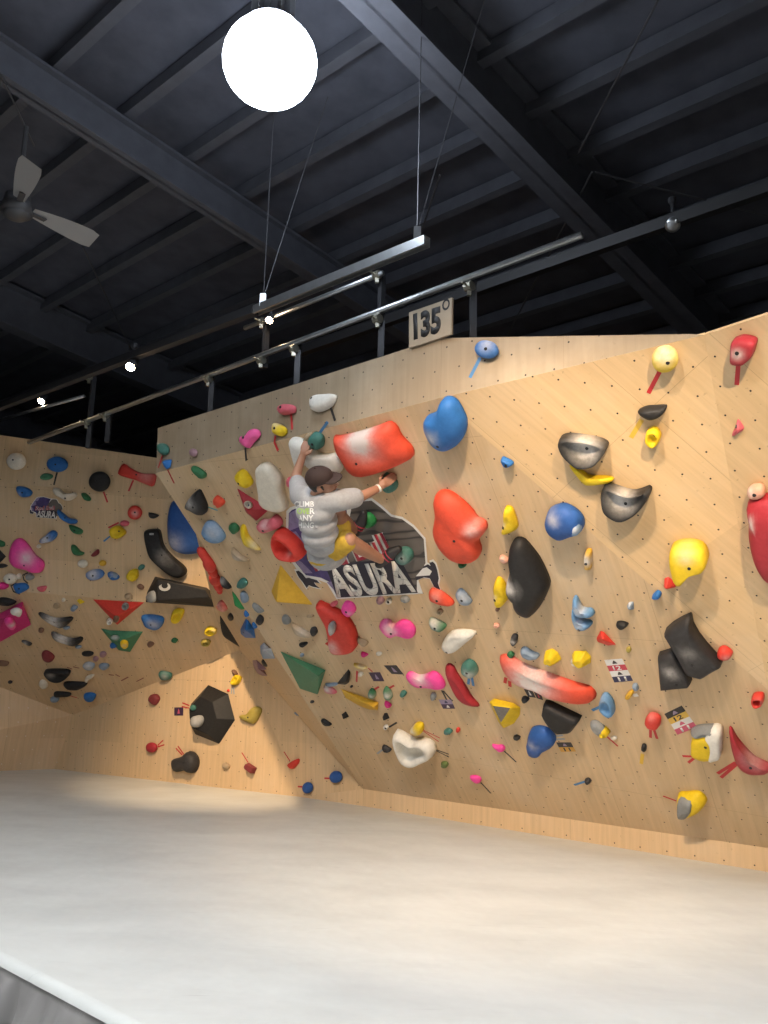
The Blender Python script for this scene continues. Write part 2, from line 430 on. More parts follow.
# ------------------------------------------------------------------ climbing holds
Z = dict(A=(0, 430, 5.908), B=(110, 430, 5.486), C=(0, 570, 5.908), D=(110, 570, 5.486), E=(230, 380, 6.4), F=(330, 380, 6.4), G=(230, 530, 6.4),
    H=(330, 530, 6.4), I=(430, 330, 5.908), J=(540, 330, 5.908), K=(640, 310, 6.0), L=(430, 490, 5.908), M=(540, 490, 5.908), N=(640, 470, 6.0),
    O=(430, 640, 5.908), P=(540, 640, 5.908), Q=(640, 600, 6.0), R=(620, 700, 5.122), S=(230, 660, 6.4), T=(330, 660, 6.4), U=(110, 660, 5.486),
    X=(0, 0, 1.0), Y=(330, 490, 6.4), Y2=(270, 490, 9.3125), Y3=(280, 450, 9.6))
def px(z, pt): x0, y0, s = Z[z]; return (x0 + pt[0] / s, y0 + pt[1] / s)
def el(cx_, cy_, rx, ry, rot=0, n=14):
    c_, s_ = math.cos(rad(rot)), math.sin(rad(rot)); o = []
    for i in range(n):
        t = 2 * math.pi * i / n; x, y = rx * math.cos(t), ry * math.sin(t); o.append((cx_ + x * c_ - y * s_, cy_ + x * s_ + y * c_))
    return o
def catmull(pts, n):
    """closed Catmull-Rom through pts, resampled to n even points"""
    k = len(pts); fine = []
    for i in range(k):
        p0, p1, p2, p3 = (V(pts[(i + j - 1) % k]) for j in range(4))
        for t in (0, .2, .4, .6, .8):
            fine.append(.5 * ((2 * p1) + (p2 - p0) * t + (2 * p0 - 5 * p1 + 4 * p2 - p3) * t * t + (3 * p1 - p0 - 3 * p2 + p3) * t ** 3))
    return resample(fine, n)
def resample(fine, n):
    L_ = [0]
    for i in range(len(fine)): L_.append(L_[-1] + (fine[(i + 1) % len(fine)] - fine[i]).length)
    out = []; j = 0
    for i in range(n):
        t = L_[-1] * i / n
        while L_[j + 1] < t: j += 1
        f = (t - L_[j]) / max(1e-9, L_[j + 1] - L_[j]); out.append(fine[j].lerp(fine[(j + 1) % len(fine)], f))
    return out
PROF = dict(
    dome=[(1, 0), (1.0, .22), (.95, .50), (.82, .76), (.60, .92), (.32, .99), (.0, 1.0)],
    ball=[(.72, 0), (.92, .2), (1, .45), (.93, .7), (.74, .88), (.42, .98), (.0, 1.0)],
    slab=[(1, 0), (.99, .55), (.94, .82), (.84, .96), (.6, 1.0), (.3, 1.0), (.0, 1.0)],
    edge=[(1, 0), (.96, .35), (.84, .70), (.66, .93), (.46, 1.0), (.26, .92), (.0, .86)],
    jug=[(1, 0), (1.02, .35), (.96, .75), (.84, .97), (.70, 1.0), (.56, .86), (.42, .60), (.0, .50)],
    cup=[(1, 0), (1.0, .5), (.93, .88), (.84, 1.0), (.72, .94), (.60, .62), (.48, .22), (.30, .10), (.0, .08)],
    dish=[(1, 0), (1.0, .5), (.96, .85), (.90, 1.0), (.78, .95), (.55, .70), (.3, .55), (.0, .50)],
    ring=[(1, 0), (1, .5), (.9, .85), (.75, 1.0), (.58, .85), (.48, .45), (.42, .15), (.0, .12)])
def hold(z, pl, color, h, style, label, outline, ap=(0, 0), ck=None, b=None, name='climbing_hold', cat='climbing hold', group=None, nob=False, lump=.06, smoothed=True, top=.0, apx=None, ridge=None, host=None):
    """outline: the hold's contour, ap: shift of its crown, ck: (x, y, radius px, strength) chalked spot, b: bolt spot"""
    p = PL[pl]; n = p.n; s = Z[z][2]
    if h > .06 and style != 'facet': h = .06 + (h - .06) * .60
    pts = [px(z, q) for q in outline]
    if host:                                          # screwed onto a volume: seat it on the volume's face
        hv = by_label(host); bb = bmesh.new(); bb.from_mesh(hv.data); inv = hv.matrix_basis.inverted(); r_ = BVHTree.FromBMesh(bb).ray_cast(inv @ EYE, (inv.to_3x3() @ ray((sum(q[0] for q in pts) / len(pts), sum(q[1] for q in pts) / len(pts)))).normalized()); bb.free()
        if r_[0] is not None:
            w_ = hv.matrix_basis @ r_[0]; fn = (hv.matrix_basis.to_3x3() @ r_[1]).normalized(); p = Plane(w_ - fn * .004, fn); n = p.n
    size = max(max(q[i] for q in pts) - min(q[i] for q in pts) for i in (0, 1))
    lift = h * (.12 if style == 'facet' else .40)
    W_ = [p.loc(p.hit(q, lift)) for q in pts]
    cen = sum((w.to_2d() for w in W_), V((0, 0))) / len(W_)
    o3 = p.P + p.u * cen.x + p.v * cen.y
    if style == 'facet' or not smoothed:
        ring2 = [w.to_2d() - cen for w in W_]
        if style != 'facet':
            ring2 = resample([V(q) for q in ring2], 28 if size < 40 else 44)
    else:
        nn = 16 if size < 9 else (22 if size < 20 else (32 if size < 45 else 52))
        ring2 = catmull([w.to_2d() - cen for w in W_], nn)
    if sum(ring2[i].x * ring2[(i + 1) % len(ring2)].y - ring2[(i + 1) % len(ring2)].x * ring2[i].y for i in range(len(ring2))) < 0: ring2.reverse()
    apv = p.loc(p.hit(px(z, (outline[0][0] + ap[0], outline[0][1] + ap[1])), lift)).to_2d() - p.loc(p.hit(px(z, outline[0]), lift)).to_2d()
    ckc = None
    if ck:
        ckc = p.loc(p.hit(px(z, ck[:2]), h * .6)).to_2d() - cen
        e_ = p.loc(p.hit(px(z, (ck[0] + ck[2], ck[1])), h * .6)).to_2d() - cen; ckr = max(.012, (e_ - ckc).length)
    bm = bmesh.new(); rnd = random.Random(ord(z[0]) * 7919 + round(outline[0][0]) * 31 + round(outline[0][1]))
    rings = []
    if style == 'facet':
        # a wooden volume: polygon foot, folded plates up to a smaller crown polygon or a point
        lo = [bm.verts.new((q.x, q.y, 0)) for q in ring2]; m_ = len(lo)
        if apx:
            hi = [bm.verts.new((*(p.loc(p.hit(px(z, q), h)).to_2d() - cen), h)) for q in apx]
            if len(hi) == 1:
                for i in range(m_): bm.faces.new((lo[i], lo[(i + 1) % m_], hi[0]))
            else:
                fs = bmesh.ops.convex_hull(bm, input=bm.verts[:])
        else:
            hi = [bm.verts.new((q.x * top + apv.x, q.y * top + apv.y, h)) for q in ring2] if top else [bm.verts.new((apv.x, apv.y, h))]
            for i in range(m_):
                j = (i + 1) % m_
                bm.faces.new((lo[i], lo[j], hi[j], hi[i]) if top else (lo[i], lo[j], hi[0]))
            if top: bm.faces.new(hi)
        if not (apx and len(apx) > 1): bm.faces.new(list(reversed(lo)))
        bmesh.ops.recalc_face_normals(bm, faces=bm.faces)
        bmesh.ops.bevel(bm, geom=[e for e in bm.edges], offset=.006, segments=1, affect='EDGES', clamp_overlap=True)
    else:
        ph = rnd.uniform(0, 6.28); ph2 = rnd.uniform(0, 6.28)
        for sc_, hh in PROF[style]:
            r_ = []
            for i, q in enumerate(ring2):
                t = 2 * math.pi * i / len(ring2)
                wob = 1 + lump * math.sin(2 * t + ph) * sc_ * hh + lump * .5 * math.sin(5 * t + ph2) * sc_ * hh
                x, y = q.x * sc_ + apv.x * (1 - sc_), q.y * sc_ + apv.y * (1 - sc_)
                zz = hh * h * wob
                if ridge and hh > .2:     # a cross trough or saddle: (angle deg, depth)
                    a_ = rad(ridge[0]); dcr = (q.x * sc_) * math.cos(a_) + (q.y * sc_) * math.sin(a_); mx = max(abs(k.x * math.cos(a_) + k.y * math.sin(a_)) for k in ring2)
                    zz *= 1 - ridge[1] * math.exp(-(dcr / (mx * .38)) ** 2)
                r_.append((x, y, zz))
                if sc_ == 0: break
            rings.append([bm.verts.new(c_) for c_ in r_])
        k = len(ring2)
        for r0, r1 in zip(rings, rings[1:]):
            for i in range(k):
                j = (i + 1) % k
                if len(r1) == 1: bm.faces.new((r0[i], r0[j], r1[0]))
                else: bm.faces.new((r0[i], r0[j], r1[j], r1[i]))
        bm.faces.new(list(reversed(rings[0])))
        for f in bm.faces: f.smooth = len(f.verts) < 5
    ly = bm.verts.layers.float_color.new('chalk')
    for v_ in bm.verts:
        c_ = .003 + .012 * (v_.co.z / h)
        if ckc is not None: c_ = max(c_, ck[3] * math.exp(-((v_.co.to_2d() - ckc).length / ckr) ** 2))
        v_[ly] = (c_, c_, c_, 1)
    bm.normal_update(); bvh = BVHTree.FromBMesh(bm)
    mw = p.mat(o3)
    o = obj(name, bm, resin(color), None, mw)
    tag(o, label, cat, group or GROUPS.get(pl))
    if not nob and size > 13 and style != 'facet' or b:
        if b: q = (p.loc(p.hit(px(z, b), h * .7)).to_2d() - cen)
        else: q = apv * .9
        r_ = bvh.ray_cast(V((q.x, q.y, 1)), V((0, 0, -1)))
        if r_[0] is not None:
            bb = bmesh.new(); nn_ = r_[1]; m_ = nn_.to_track_quat('Z', 'Y').to_matrix().to_4x4(); m_.translation = r_[0] + nn_ * .001
            bmesh.ops.create_cone(bb, cap_ends=True, segments=10, radius1=.0125, radius2=.0105, depth=.006, matrix=m_)
            obj('bolt', bb, BOLT, o, mw)
    return o
def by_label(s):
    return next(o for o in bpy.data.objects if o.get('label') == s)
GROUPS = dict(L='climbing holds on the big overhang', R='climbing holds on the right part of the overhang', H='climbing holds along the headwall', H2='climbing holds along the headwall',
    W='climbing holds at the right end', T='climbing holds at the left foot of the overhang', T2='climbing holds at the left foot of the overhang', B='climbing holds on the low back wall', S='climbing holds under the left roof', U='climbing holds on the left wall', V='climbing holds on the left wall')
def tape(z, pl, color, pts, label, w=.022):
    """coloured tape stuck on the plywood, one strip (bent where it has three points or more)"""
    p = PL[pl]; W_ = [p.loc(p.hit(px(z, q), .001)).to_2d() for q in pts]
    o2 = W_[0]; bm = bmesh.new()
    n_ = []
    for i in range(len(W_)):
        d_ = (W_[min(i + 1, len(W_) - 1)] - W_[max(i - 1, 0)]).normalized(); n_.append(V((-d_.y, d_.x)))
    rows = []
    for q, m_ in zip(W_, n_):
        rows.append([bm.verts.new((*(q - o2 + m_ * w / 2), .0012)), bm.verts.new((*(q - o2 - m_ * w / 2), .0012))])
    fs = [bm.faces.new((r0[0], r0[1], r1[1], r1[0])) for r0, r1 in zip(rows, rows[1:])]
    bmesh.ops.recalc_face_normals(bm, faces=bm.faces)
    g = bmesh.ops.extrude_face_region(bm, geom=bm.faces[:])
    for v_ in [e for e in g['geom'] if isinstance(e, bmesh.types.BMVert)]: v_.co.z = 0.0002
    bmesh.ops.recalc_face_normals(bm, faces=bm.faces)
    o = obj('tape_strip', bm, TAPE[color], None, p.mat(p.P + p.u * o2.x + p.v * o2.y))
    tag(o, label, 'tape', 'route marking tapes on the plywood'); return o
def text_mesh(s, bold=0.0, slant=0):
    cu = bpy.data.curves.new('t', 'FONT'); cu.body = s; cu.offset = bold; cu.resolution_u = 4; cu.shear = slant; cu.fill_mode = 'FRONT'
    o = bpy.data.objects.new('t', cu); COL.objects.link(o)
    dg = bpy.context.evaluated_depsgraph_get(); dg.update()
    me = bpy.data.meshes.new_from_object(o.evaluated_get(dg)); bpy.data.objects.remove(o); bpy.data.curves.remove(cu)
    return me
def bilin(q, s, t): return q[0].lerp(q[1], s).lerp(q[3].lerp(q[2], s), t)
def lettering(name, s, quad, m, parent, frame, thick=.0012, bold=.012, ext=None):
    """lettering laid into quad = [bl, br, tr, tl] (world points) as thin raised print along frame's normal"""
    me = text_mesh(s, bold); xs = [v_.co.x for v_ in me.vertices]; ys = [v_.co.y for v_ in me.vertices]
    x0, x1, y0, y1 = min(xs), max(xs), min(ys), max(ys)
    n = frame.n; bm = bmesh.new(); bm.from_mesh(me); bpy.data.meshes.remove(me)
    mw = PM(parent) if parent else frame.mat(quad[0]); inv = mw.inverted()
    for v_ in bm.verts:
        v_.co = inv @ (bilin(quad, (v_.co.x - x0) / (x1 - x0), (v_.co.y - y0) / (y1 - y0)) + n * thick)
    bmesh.ops.recalc_face_normals(bm, faces=bm.faces)
    g = bmesh.ops.extrude_face_region(bm, geom=bm.faces[:]); ln = inv.to_3x3() @ n
    for e in g['geom']:
        if isinstance(e, bmesh.types.BMVert): e.co -= ln * .0009
    bmesh.ops.recalc_face_normals(bm, faces=bm.faces)
    return obj(name, bm, m, parent, mw)
def flat(name, pts, m, parent, p, off, thick=.0012):
    """thin printed piece with outline pts (world points on plane p), its face at height off"""
    bm = bmesh.new(); mw = PM(parent) if parent else p.mat(pts[0]); inv = mw.inverted(); ln = (inv.to_3x3() @ p.n).normalized()
    qs = [inv @ (q + p.n * off) for q in pts]
    poly_solid(bm, qs, thick, ln); bmesh.ops.recalc_face_normals(bm, faces=bm.faces)
    bmesh.ops.triangulate(bm, faces=[f for f in bm.faces if len(f.verts) > 4])
    return obj(name, bm, m, parent, mw)
h, t = hold, tape
# ---- left wall, top row
h('A','V','cream',.11,'ball','round cream ball hold at the far left of the top row of the left wall',el(98,185,58,51),ck=(70,170,40,.4),b=(82,178))
h('A','V','blue',.10,'ball','blue oval hold with a black tape strip hanging below it',el(340,203,64,46,4),b=(332,205))
t('A','V','black',[(337,250),(318,325)],'black tape strip hanging below the blue oval hold on the left wall')
h('A','V','woodgreen',.05,'edge','flat green hold just below and left of the blue oval hold',[(235,275),(262,255),(305,262),(308,280),(280,294),(242,292)])
h('A','U','black',.14,'ball','shiny black ball hold with a red tape strip on the left wall',el(590,304,64,60),b=(572,300))
t('A','U','red',[(612,365),(635,428)],'red tape strip below the shiny black ball hold')
h('A','U','blue',.07,'edge','blue wedge hold below left of the blue oval hold',[(95,335),(150,340),(188,368),(170,395),(125,398),(100,370)],ck=(110,385,20,.4))
h('A','U','cream',.07,'edge','cream banana shaped hold above the small purple gym sign',[(312,345),(345,345),(385,378),(440,370),(450,395),(400,422),(350,400),(312,372)],b=(388,402))
h('A','U','green',.05,'edge','small green leaf hold between the cream banana and the black ball',[(478,375),(505,375),(535,405),(525,422),(495,410)],nob=True)
h('A','U','blue',.06,'edge','blue banana hold touching the right end of the purple gym sign',[(338,470),(365,488),(405,520),(450,530),(452,552),(410,555),(360,527),(335,490)])
h('A','U','green',.05,'edge','green bean hold under the blue banana hold',[(405,562),(440,568),(488,595),(475,618),(440,612),(415,590)])
h('A','U','blue',.07,'edge','chalked blue comma hold under the small purple gym sign',[(230,652),(265,625),(300,596),(330,602),(333,630),(300,660),(240,672)],ck=(265,645,35,.8))
h('A','U','hotpink',.19,'dome','large hot pink sloper on the left wall',[(85,650),(120,645),(165,690),(205,745),(252,785),(242,838),(200,848),(150,830),(80,810),(50,765),(60,690)],ap=(10,15),ck=(165,755,38,.8),b=(150,797))
h('A','U','cream',.03,'dome','tiny cream foothold right of the large hot pink sloper top',el(228,688,13,12),nob=True)
h('A','U','green',.05,'edge','green hold cut by the left picture edge above the black one',[(-12,650),(5,655),(25,665),(25,688),(0,692),(-15,680)],nob=True)
h('A','U','black',.07,'facet','black faceted hold cut by the left picture edge',[(-15,700),(0,708),(38,748),(0,788),(-15,780)],ap=(-5,5))
h('A','U','dark',.04,'edge','thin dark hold below the black faceted one at the left picture edge',[(-10,795),(15,790),(45,803),(20,815),(-10,814)],nob=True)
h('A','U','green',.06,'edge','green hold right of the large hot pink sloper',[(420,680),(445,685),(470,715),(497,728),(480,742),(440,740),(420,712)],nob=True)
h('A','U','maroon',.04,'edge','small maroon chip hold right of the green ones on the left wall',[(535,742),(560,715),(580,705),(585,730),(555,750)],nob=True)
h('A','U','cream',.06,'ball','small cream knob above the two chalky blue ovals',el(490,790,31,24))
h('A','U','gold',.03,'edge','tiny yellow chip beside the small cream knob',el(605,787,22,18),nob=True)
h('A','U','blue',.07,'dome','chalky white topped blue oval hold at the foot of the left wall',[(505,850),(540,828),(590,825),(615,850),(590,880),(540,890),(512,875)],ck=(550,850,35,.85))
h('A','U','blue',.05,'dome','smaller blue oval right of the chalky white topped one',[(635,845),(660,838),(700,860),(700,880),(665,888),(640,870)],ck=(665,850,15,.4),nob=True)
h('A','U','cream',.09,'ball','cream potato shaped hold under the large hot pink sloper',el(62,878,41,32),b=(60,880))
h('A','U','cream',.05,'dome','small cream nub right of the cream potato hold',el(110,866,16,17),nob=True)
h('A','U','grey',.05,'dome','grey hold inside a black tape bracket',[(150,860),(175,845),(202,870),(180,888),(155,885)],nob=True)
t('A','U','black',[(165,843),(135,857),(141,885),(165,906)],'black tape bracket round the small grey hold',.018)
h('A','U','blue',.07,'dome','blue diamond hold inside a black tape bracket',[(76,920),(105,907),(150,908),(168,935),(130,962),(98,966)])
t('A','U','black',[(98,905),(65,921),(80,955),(118,969)],'black tape bracket round the blue diamond hold',.018)
h('A','U','magenta',.06,'dome','magenta hold cut by the left picture edge under the cream potato',[(-8,905),(35,905),(48,925),(30,942),(-8,940)],nob=True)
h('A','U','rose',.04,'edge','small rose red chip under the large pink sloper shadow',[(215,932),(272,922),(265,950),(240,957)],nob=True)
h('A','U','yellow',.09,'jug','yellow ring jug with a blue tape strip on the left wall',[(650,585),(690,565),(728,585),(742,612),(700,642),(660,635),(648,607)],ap=(18,-8))
t('A','U','blue',[(650,628),(612,658)],'blue tape strip below left of the yellow ring jug')
h('A','U','rose',.05,'dome','dusty pink oval hold above the yellow ring jug',el(735,552,27,17,5),nob=True)
t('A','U','red',[(702,547),(640,577)],'red tape strip left of the dusty pink oval hold')
h('B','V','red',.09,'dome','red bone shaped hold near the right end of the left wall top row',[(60,192),(80,185),(130,218),(185,238),(245,240),(250,265),(235,308),(200,300),(130,272),(60,252),(40,235)],ridge=(0,.35),ck=(200,250,45,.3),lump=.05)
t('B','V','red',[(128,275),(102,335)],'red tape strip below the red bone shaped hold')
h('B','U','red',.10,'ball','red ball hold below the red bone shaped hold',el(137,453,40,39),b=(140,450),ck=(142,455,16,.6))
h('B','U','dark',.04,'edge','small dark half moon hold right of the red ball',[(210,455),(240,458),(268,470),(240,487),(215,480)],nob=True)
h('B','U','black',.15,'slab','long black boomerang volume standing upright on the left wall',[(187,570),(197,550),(255,545),(275,560),(290,630),(335,690),(400,745),(418,775),(405,800),(370,812),(320,790),(250,730),(215,690),(195,620)],ck=(300,690,40,.25),name='climbing_volume',cat='climbing volume',lump=.04)
h('B','U','deepblue',.24,'dome','large blue dome volume half hidden behind the overhang edge',[(345,390),(322,430),(312,500),(314,580),(328,640),(370,675),(430,685),(500,668),(560,620),(570,520),(510,430),(420,380)],ck=(340,620,60,.5),nob=True,name='climbing_volume',cat='climbing volume',lump=.03)
h('D','U','black',.20,'facet','long black box volume with pale horned emblem beside the overhang',[(243,38),(530,100),(558,125),(588,207),(190,180),(198,128)],apx=[(260,50),(520,108),(545,150),(262,165)],name='climbing_volume',cat='climbing volume')
h('D','U','grey',0.05,'dome','grey hold on the left end of the long black box volume',[(198,150),(215,120),(240,118),(246,170),(215,180)],nob=True,host='long black box volume with pale horned emblem beside the overhang')
h('B','U','yellow',.08,'jug','yellow jug above the long black box volume',[(90,800),(110,770),(145,765),(155,800),(132,830),(97,820)],ap=(15,0))
h('B','U','teal',.04,'edge','small dark green hold above the yellow jug',[(152,755),(170,738),(190,745),(180,765),(160,770)],nob=True)
h('B','U','slate',.05,'dome','slate blue hold left of the yellow jug',[(-3,782),(30,785),(48,805),(30,822),(-3,818)],nob=True)
h('D','U','brown',.04,'dome','brown oval hold left of the long black box volume',el(167,93,20,14,25),nob=True)
h('D','U','tan',.04,'dome','pale tan knob above the red triangle volume',el(100,145,22,18),nob=True)
# ---- under the left roof
h('C','S','black',.07,'dome','black pebble hold at the left picture edge above the pink volume',[(-10,172),(40,172),(95,193),(60,208),(-10,202)])
h('C','S','magenta',.14,'facet','hot pink wedge volume cut by the left picture edge',[(-30,275),(130,190),(182,330),(-30,448)],apx=[(130,215),(20,290)],name='climbing_volume',cat='climbing volume')
h('C','S','white',0.07,'dome','chalky white knob on the upper edge of the hot pink wedge volume',[(60,248),(95,232),(130,245),(120,272),(90,262)],nob=True,host='hot pink wedge volume cut by the left picture edge')
h('C','S','hotpink',0.07,'dome','chalky pink knob on the lower face of the hot pink wedge volume',[(25,300),(65,290),(95,330),(75,352),(45,335)],ck=(70,320,24,.9),nob=True,host='hot pink wedge volume cut by the left picture edge')
h('D','S','red',.10,'facet','red triangle volume pointing down under the left wall',[(-98,163),(190,180),(38,307)],ap=(0,10),name='climbing_volume',cat='climbing volume')
h('C','S','grey',0.05,'ring','grey ring hold on the red triangle volume',el(740,215,20,22),nob=True,host='red triangle volume pointing down under the left wall')
h('C','S','brown',0.05,'dome','brown knob low on the red triangle volume',el(686,292,18,15),nob=True,host='red triangle volume pointing down under the left wall')
h('C','S','white',.05,'ring','white ring hold at the lower left edge of the red triangle volume',el(648,304,17,16),nob=True)
h('D','S','woodgreen',.10,'facet','green triangle volume under the red triangle volume',[(-56,322),(0,333),(183,340),(110,455),(45,445)],ap=(5,-15),name='climbing_volume',cat='climbing volume')
h('C','S','teal',0.05,'dome','pale green ring hold on the green triangle volume',el(680,400,28,17),ck=(680,395,20,.7),nob=True,host='green triangle volume under the red triangle volume')
h('C','S','yellow',0.05,'dome','yellow flower knob on the green triangle volume',el(735,440,25,23),ck=(735,440,15,.5),nob=True,host='green triangle volume under the red triangle volume')
h('C','S','blue',.05,'dome','small blue hold at the lower left edge of the green triangle volume',el(670,447,22,14),nob=True)
h('C','S','black',.07,'edge','upper of two black and chalk white banana holds',[(222,262),(245,258),(300,282),(350,290),(425,283),(420,310),(370,345),(330,335),(260,295)],ck=(310,305,45,.95))
h('C','S','black',.07,'edge','lower of two black and chalk white banana holds',[(298,382),(312,370),(370,395),(430,410),(480,400),(485,425),(440,452),(390,435),(320,415)],ck=(365,408,42,.95))
h('C','S','slate',.03,'dome','small slate chip under the upper black and white banana hold',el(392,342,22,10),nob=True)
h('C','S','slate',.03,'dome','small slate chip under the lower black and white banana hold',el(462,455,20,9),nob=True)
h('C','S','yellow',.04,'facet','small yellow pyramid hold left of the red triangle volume',[(450,180),(470,168),(505,190),(470,205)],ap=(2,4))
h('C','S','tan',.04,'dome','tan pebble between the pink volume and the small yellow pyramid',el(335,213,22,15),nob=True)
h('C','S','slate',.05,'edge','slate blue chip left below the small yellow pyramid',[(415,235),(430,212),(460,222),(440,242)],nob=True)
h('C','S','cream',.03,'dome','tiny cream dot left of the small yellow pyramid',el(375,178,11,10),nob=True)
h('C','S','dark',.03,'edge','thin dark hold right of the hot pink wedge volume',[(125,422),(150,418),(188,435),(175,448)],ck=(150,432,12,.7),nob=True)
h('C','S','brown',.03,'dome','small brown knob left of the lower black and white banana',el(243,358,17,14),nob=True)
h('C','S','maroon',.07,'dome','dark red lump hold under the left roof',[(245,495),(275,482),(320,515),(300,545),(260,535)],nob=True)
h('C','S','black',.04,'dome','black oval disc under the green triangle volume',el(517,496,36,14),nob=True)
h('C','S','mauve',.04,'dome','mauve knob right of the black oval disc',el(608,500,21,16),nob=True)
h('C','S','mauve',.03,'dome','darker mauve knob below the black oval disc',el(565,527,17,15),nob=True)
h('C','S','slate',.06,'dome','chalky blue white oval in the middle of the left roof',[(487,570),(515,548),(557,560),(550,585),(515,590)],ck=(515,565,25,.8),nob=True)
h('C','S','slate',.05,'dome','plain slate oval right of the chalky blue white oval',[(582,572),(600,555),(640,560),(640,580),(610,590)],nob=True)
h('C','S','black',.09,'dish','large black boat hold under the left roof',[(260,606),(290,592),(400,595),(412,618),(370,650),(330,655),(285,638)],ck=(300,620,20,.4),ap=(0,-5))
h('C','S','black',.07,'dome','black half moon hold below the large black boat hold',[(372,675),(400,665),(505,670),(508,685),(470,705),(430,708),(390,700)])
h('C','S','black',.05,'dome','flat black bar hold with a red tape near the roof corner',[(315,738),(330,722),(410,728),(412,745),(330,750)],nob=True)
t('C','S','red',[(410,742),(457,756)],'red tape strip at the right end of the flat black bar hold',.018)
h('C','S','slate',.05,'dome','slate knob under the flat black bar hold',[(295,765),(310,752),(345,755),(345,775),(310,782)],nob=True)
h('C','S','blue',.07,'dome','blue cup hold near the corner of the left roof',[(495,740),(530,730),(565,742),(555,770),(525,778),(500,765)])
h('C','S','cream',.05,'dome','pale translucent knob left of the black half moon hold',[(228,675),(245,652),(275,665),(278,695),(250,702)],nob=True)
h('C','S','cream',.04,'edge','cream curved sliver right of the large black boat hold',[(498,660),(510,632),(550,618),(555,628),(525,645),(515,665)],nob=True)
h('C','S','brown',.04,'slab','dark brown bar cut by the left picture edge',[(-10,538),(48,545),(45,562),(-10,562)],nob=True)
h('C','S','dark',.02,'dome','tiny dark chip near the low left wall',el(60,663,14,9),nob=True)
for q, lb in (([(395,575),(425,585)],'left'), ([(432,572),(468,580)],'right')):
    t('C','S','brown',q,'%s one of two small red brown tapes above the large black boat hold' % lb,.02)
for q, lb in (([(642,618),(672,622)],'leftmost'), ([(682,617),(708,630)],'middle'), ([(716,655),(758,632)],'right slanting')):
    t('C','S','brown',q,'%s of three red brown tapes under the green triangle volume' % lb,.02)
t('D','S','brown',[(145,612),(185,592)],'slanting red brown tape left of the teal roof hold',.015)
h('D','S','blue',.08,'dome','blue half disc hold right of the green triangle volume',[(172,258),(230,252),(292,268),(285,310),(250,330),(195,312),(178,285)],ck=(240,290,30,.6))
h('D','S','yellow',.08,'jug','yellow ring jug above the blue half disc hold',[(335,252),(355,222),(402,220),(402,250),(375,285),(340,280)],ap=(-8,4))
h('D','S','yellow',.06,'jug','yellow and grey hold above the olive ring under the left roof',[(520,330),(545,315),(580,325),(582,345),(555,358),(525,350)],ck=(570,330,16,.3))
h('D','S','olive',.05,'ring','olive ring hold below the yellow and grey one',el(525,400,27,16),nob=True)
h('D','S','green',.04,'dome','small dark green knob in the middle of the left roof',[(335,390),(350,375),(372,385),(360,400)],nob=True)
h('D','S','brown',.04,'dome','brown knob right of the green triangle volume',[(203,408),(220,395),(243,408),(217,426)],nob=True)
h('D','S','teal',.07,'dome','teal oval hold at the lower edge of the left roof',[(265,572),(285,560),(335,572),(335,595),(300,602),(275,595)],ck=(300,580,18,.5))
h('D','S','black',.12,'slab','black curved volume tucked behind the overhang edge',[(605,232),(640,250),(730,375),(735,408),(720,415),(650,372),(615,330)],nob=True,name='climbing_volume',cat='climbing volume')
# ---- low back wall
h('U','B','maroon',.08,'dome','dark red rounded hold left of the black heptagon volume',[(210,215),(225,190),(255,188),(268,215),(245,248),(220,235)])
h('U','B','black',.16,'facet','black heptagon volume on the low back wall',[(440,240),(535,135),(645,185),(682,330),(595,462),(462,408),(443,320)],top=.62,ap=(-4,4),name='climbing_volume',cat='climbing volume')
h('U','B','grey',0.09,'dome','grey chalky knob on the left face of the black heptagon volume',[(440,340),(450,312),(495,303),(510,330),(490,365),(450,368)],ck=(475,330,25,.5),nob=True,host='black heptagon volume on the low back wall')
h('U','B','teal',0.04,'dome','small green knob on the upper left of the black heptagon volume',el(455,262,15,17),nob=True,host='black heptagon volume on the low back wall')
t('U','B','red',[(397,235),(435,250)],'upper of two red tapes left of the black heptagon volume',.018)
t('U','B','red',[(393,255),(433,264)],'lower of two red tapes left of the black heptagon volume',.018)
h('U','B','yellow',.07,'jug','yellow jug with brown top above right of the black heptagon volume',[(665,132),(672,110),(690,82),(718,95),(702,130),(677,138)])
h('U','B','brown',.05,'dome','brown knob on top of the yellow jug beside the black heptagon',[(668,60),(680,52),(697,75),(682,84)],nob=True)
t('U','B','grey',[(668,150),(666,186)],'left one of two grey tapes below the yellow jug with brown top',.018)
t('U','B','grey',[(677,150),(681,188)],'right one of two grey tapes below the yellow jug with brown top',.018)
h('U','B','red',.02,'dome','tiny red foothold at the upper right of the black heptagon',el(648,168,7,8),nob=True)
h('U','B','crimson',.09,'ball','dark red ball hold low on the back wall',el(230,480,29,29))
t('U','B','red',[(262,468),(292,440)],'upper of two red tapes right of the dark red ball',.018)
t('U','B','red',[(262,476),(298,465)],'lower of two red tapes right of the dark red ball',.018)
h('U','B','dark',.20,'dome','black bell shaped hold low on the back wall',[(337,552),(398,527),(418,505),(445,503),(472,535),(475,580),(455,615),(430,622),(403,606),(348,612)],ap=(10,-5),lump=.05)
t('U','B','red',[(372,472),(404,517)],'upper of two red tapes above the black bell hold',.018)
t('U','B','red',[(361,484),(396,521)],'lower of two red tapes above the black bell hold',.018)
h('U','B','tan',.05,'dome','small tan pebble hold low on the back wall',[(615,575),(630,562),(655,578),(645,600),(620,592)],nob=True)
h('S','B','olive',.10,'edge','olive fish shaped wedge right of the black heptagon volume',[(55,368),(75,350),(110,345),(150,298),(190,305),(192,340),(152,407),(100,397)],b=(120,368))
h('S','B','maroon',.08,'facet','dark red box hold low on the wall below the olive wedge',[(102,680),(118,655),(172,690),(155,730),(108,697)],top=.8)
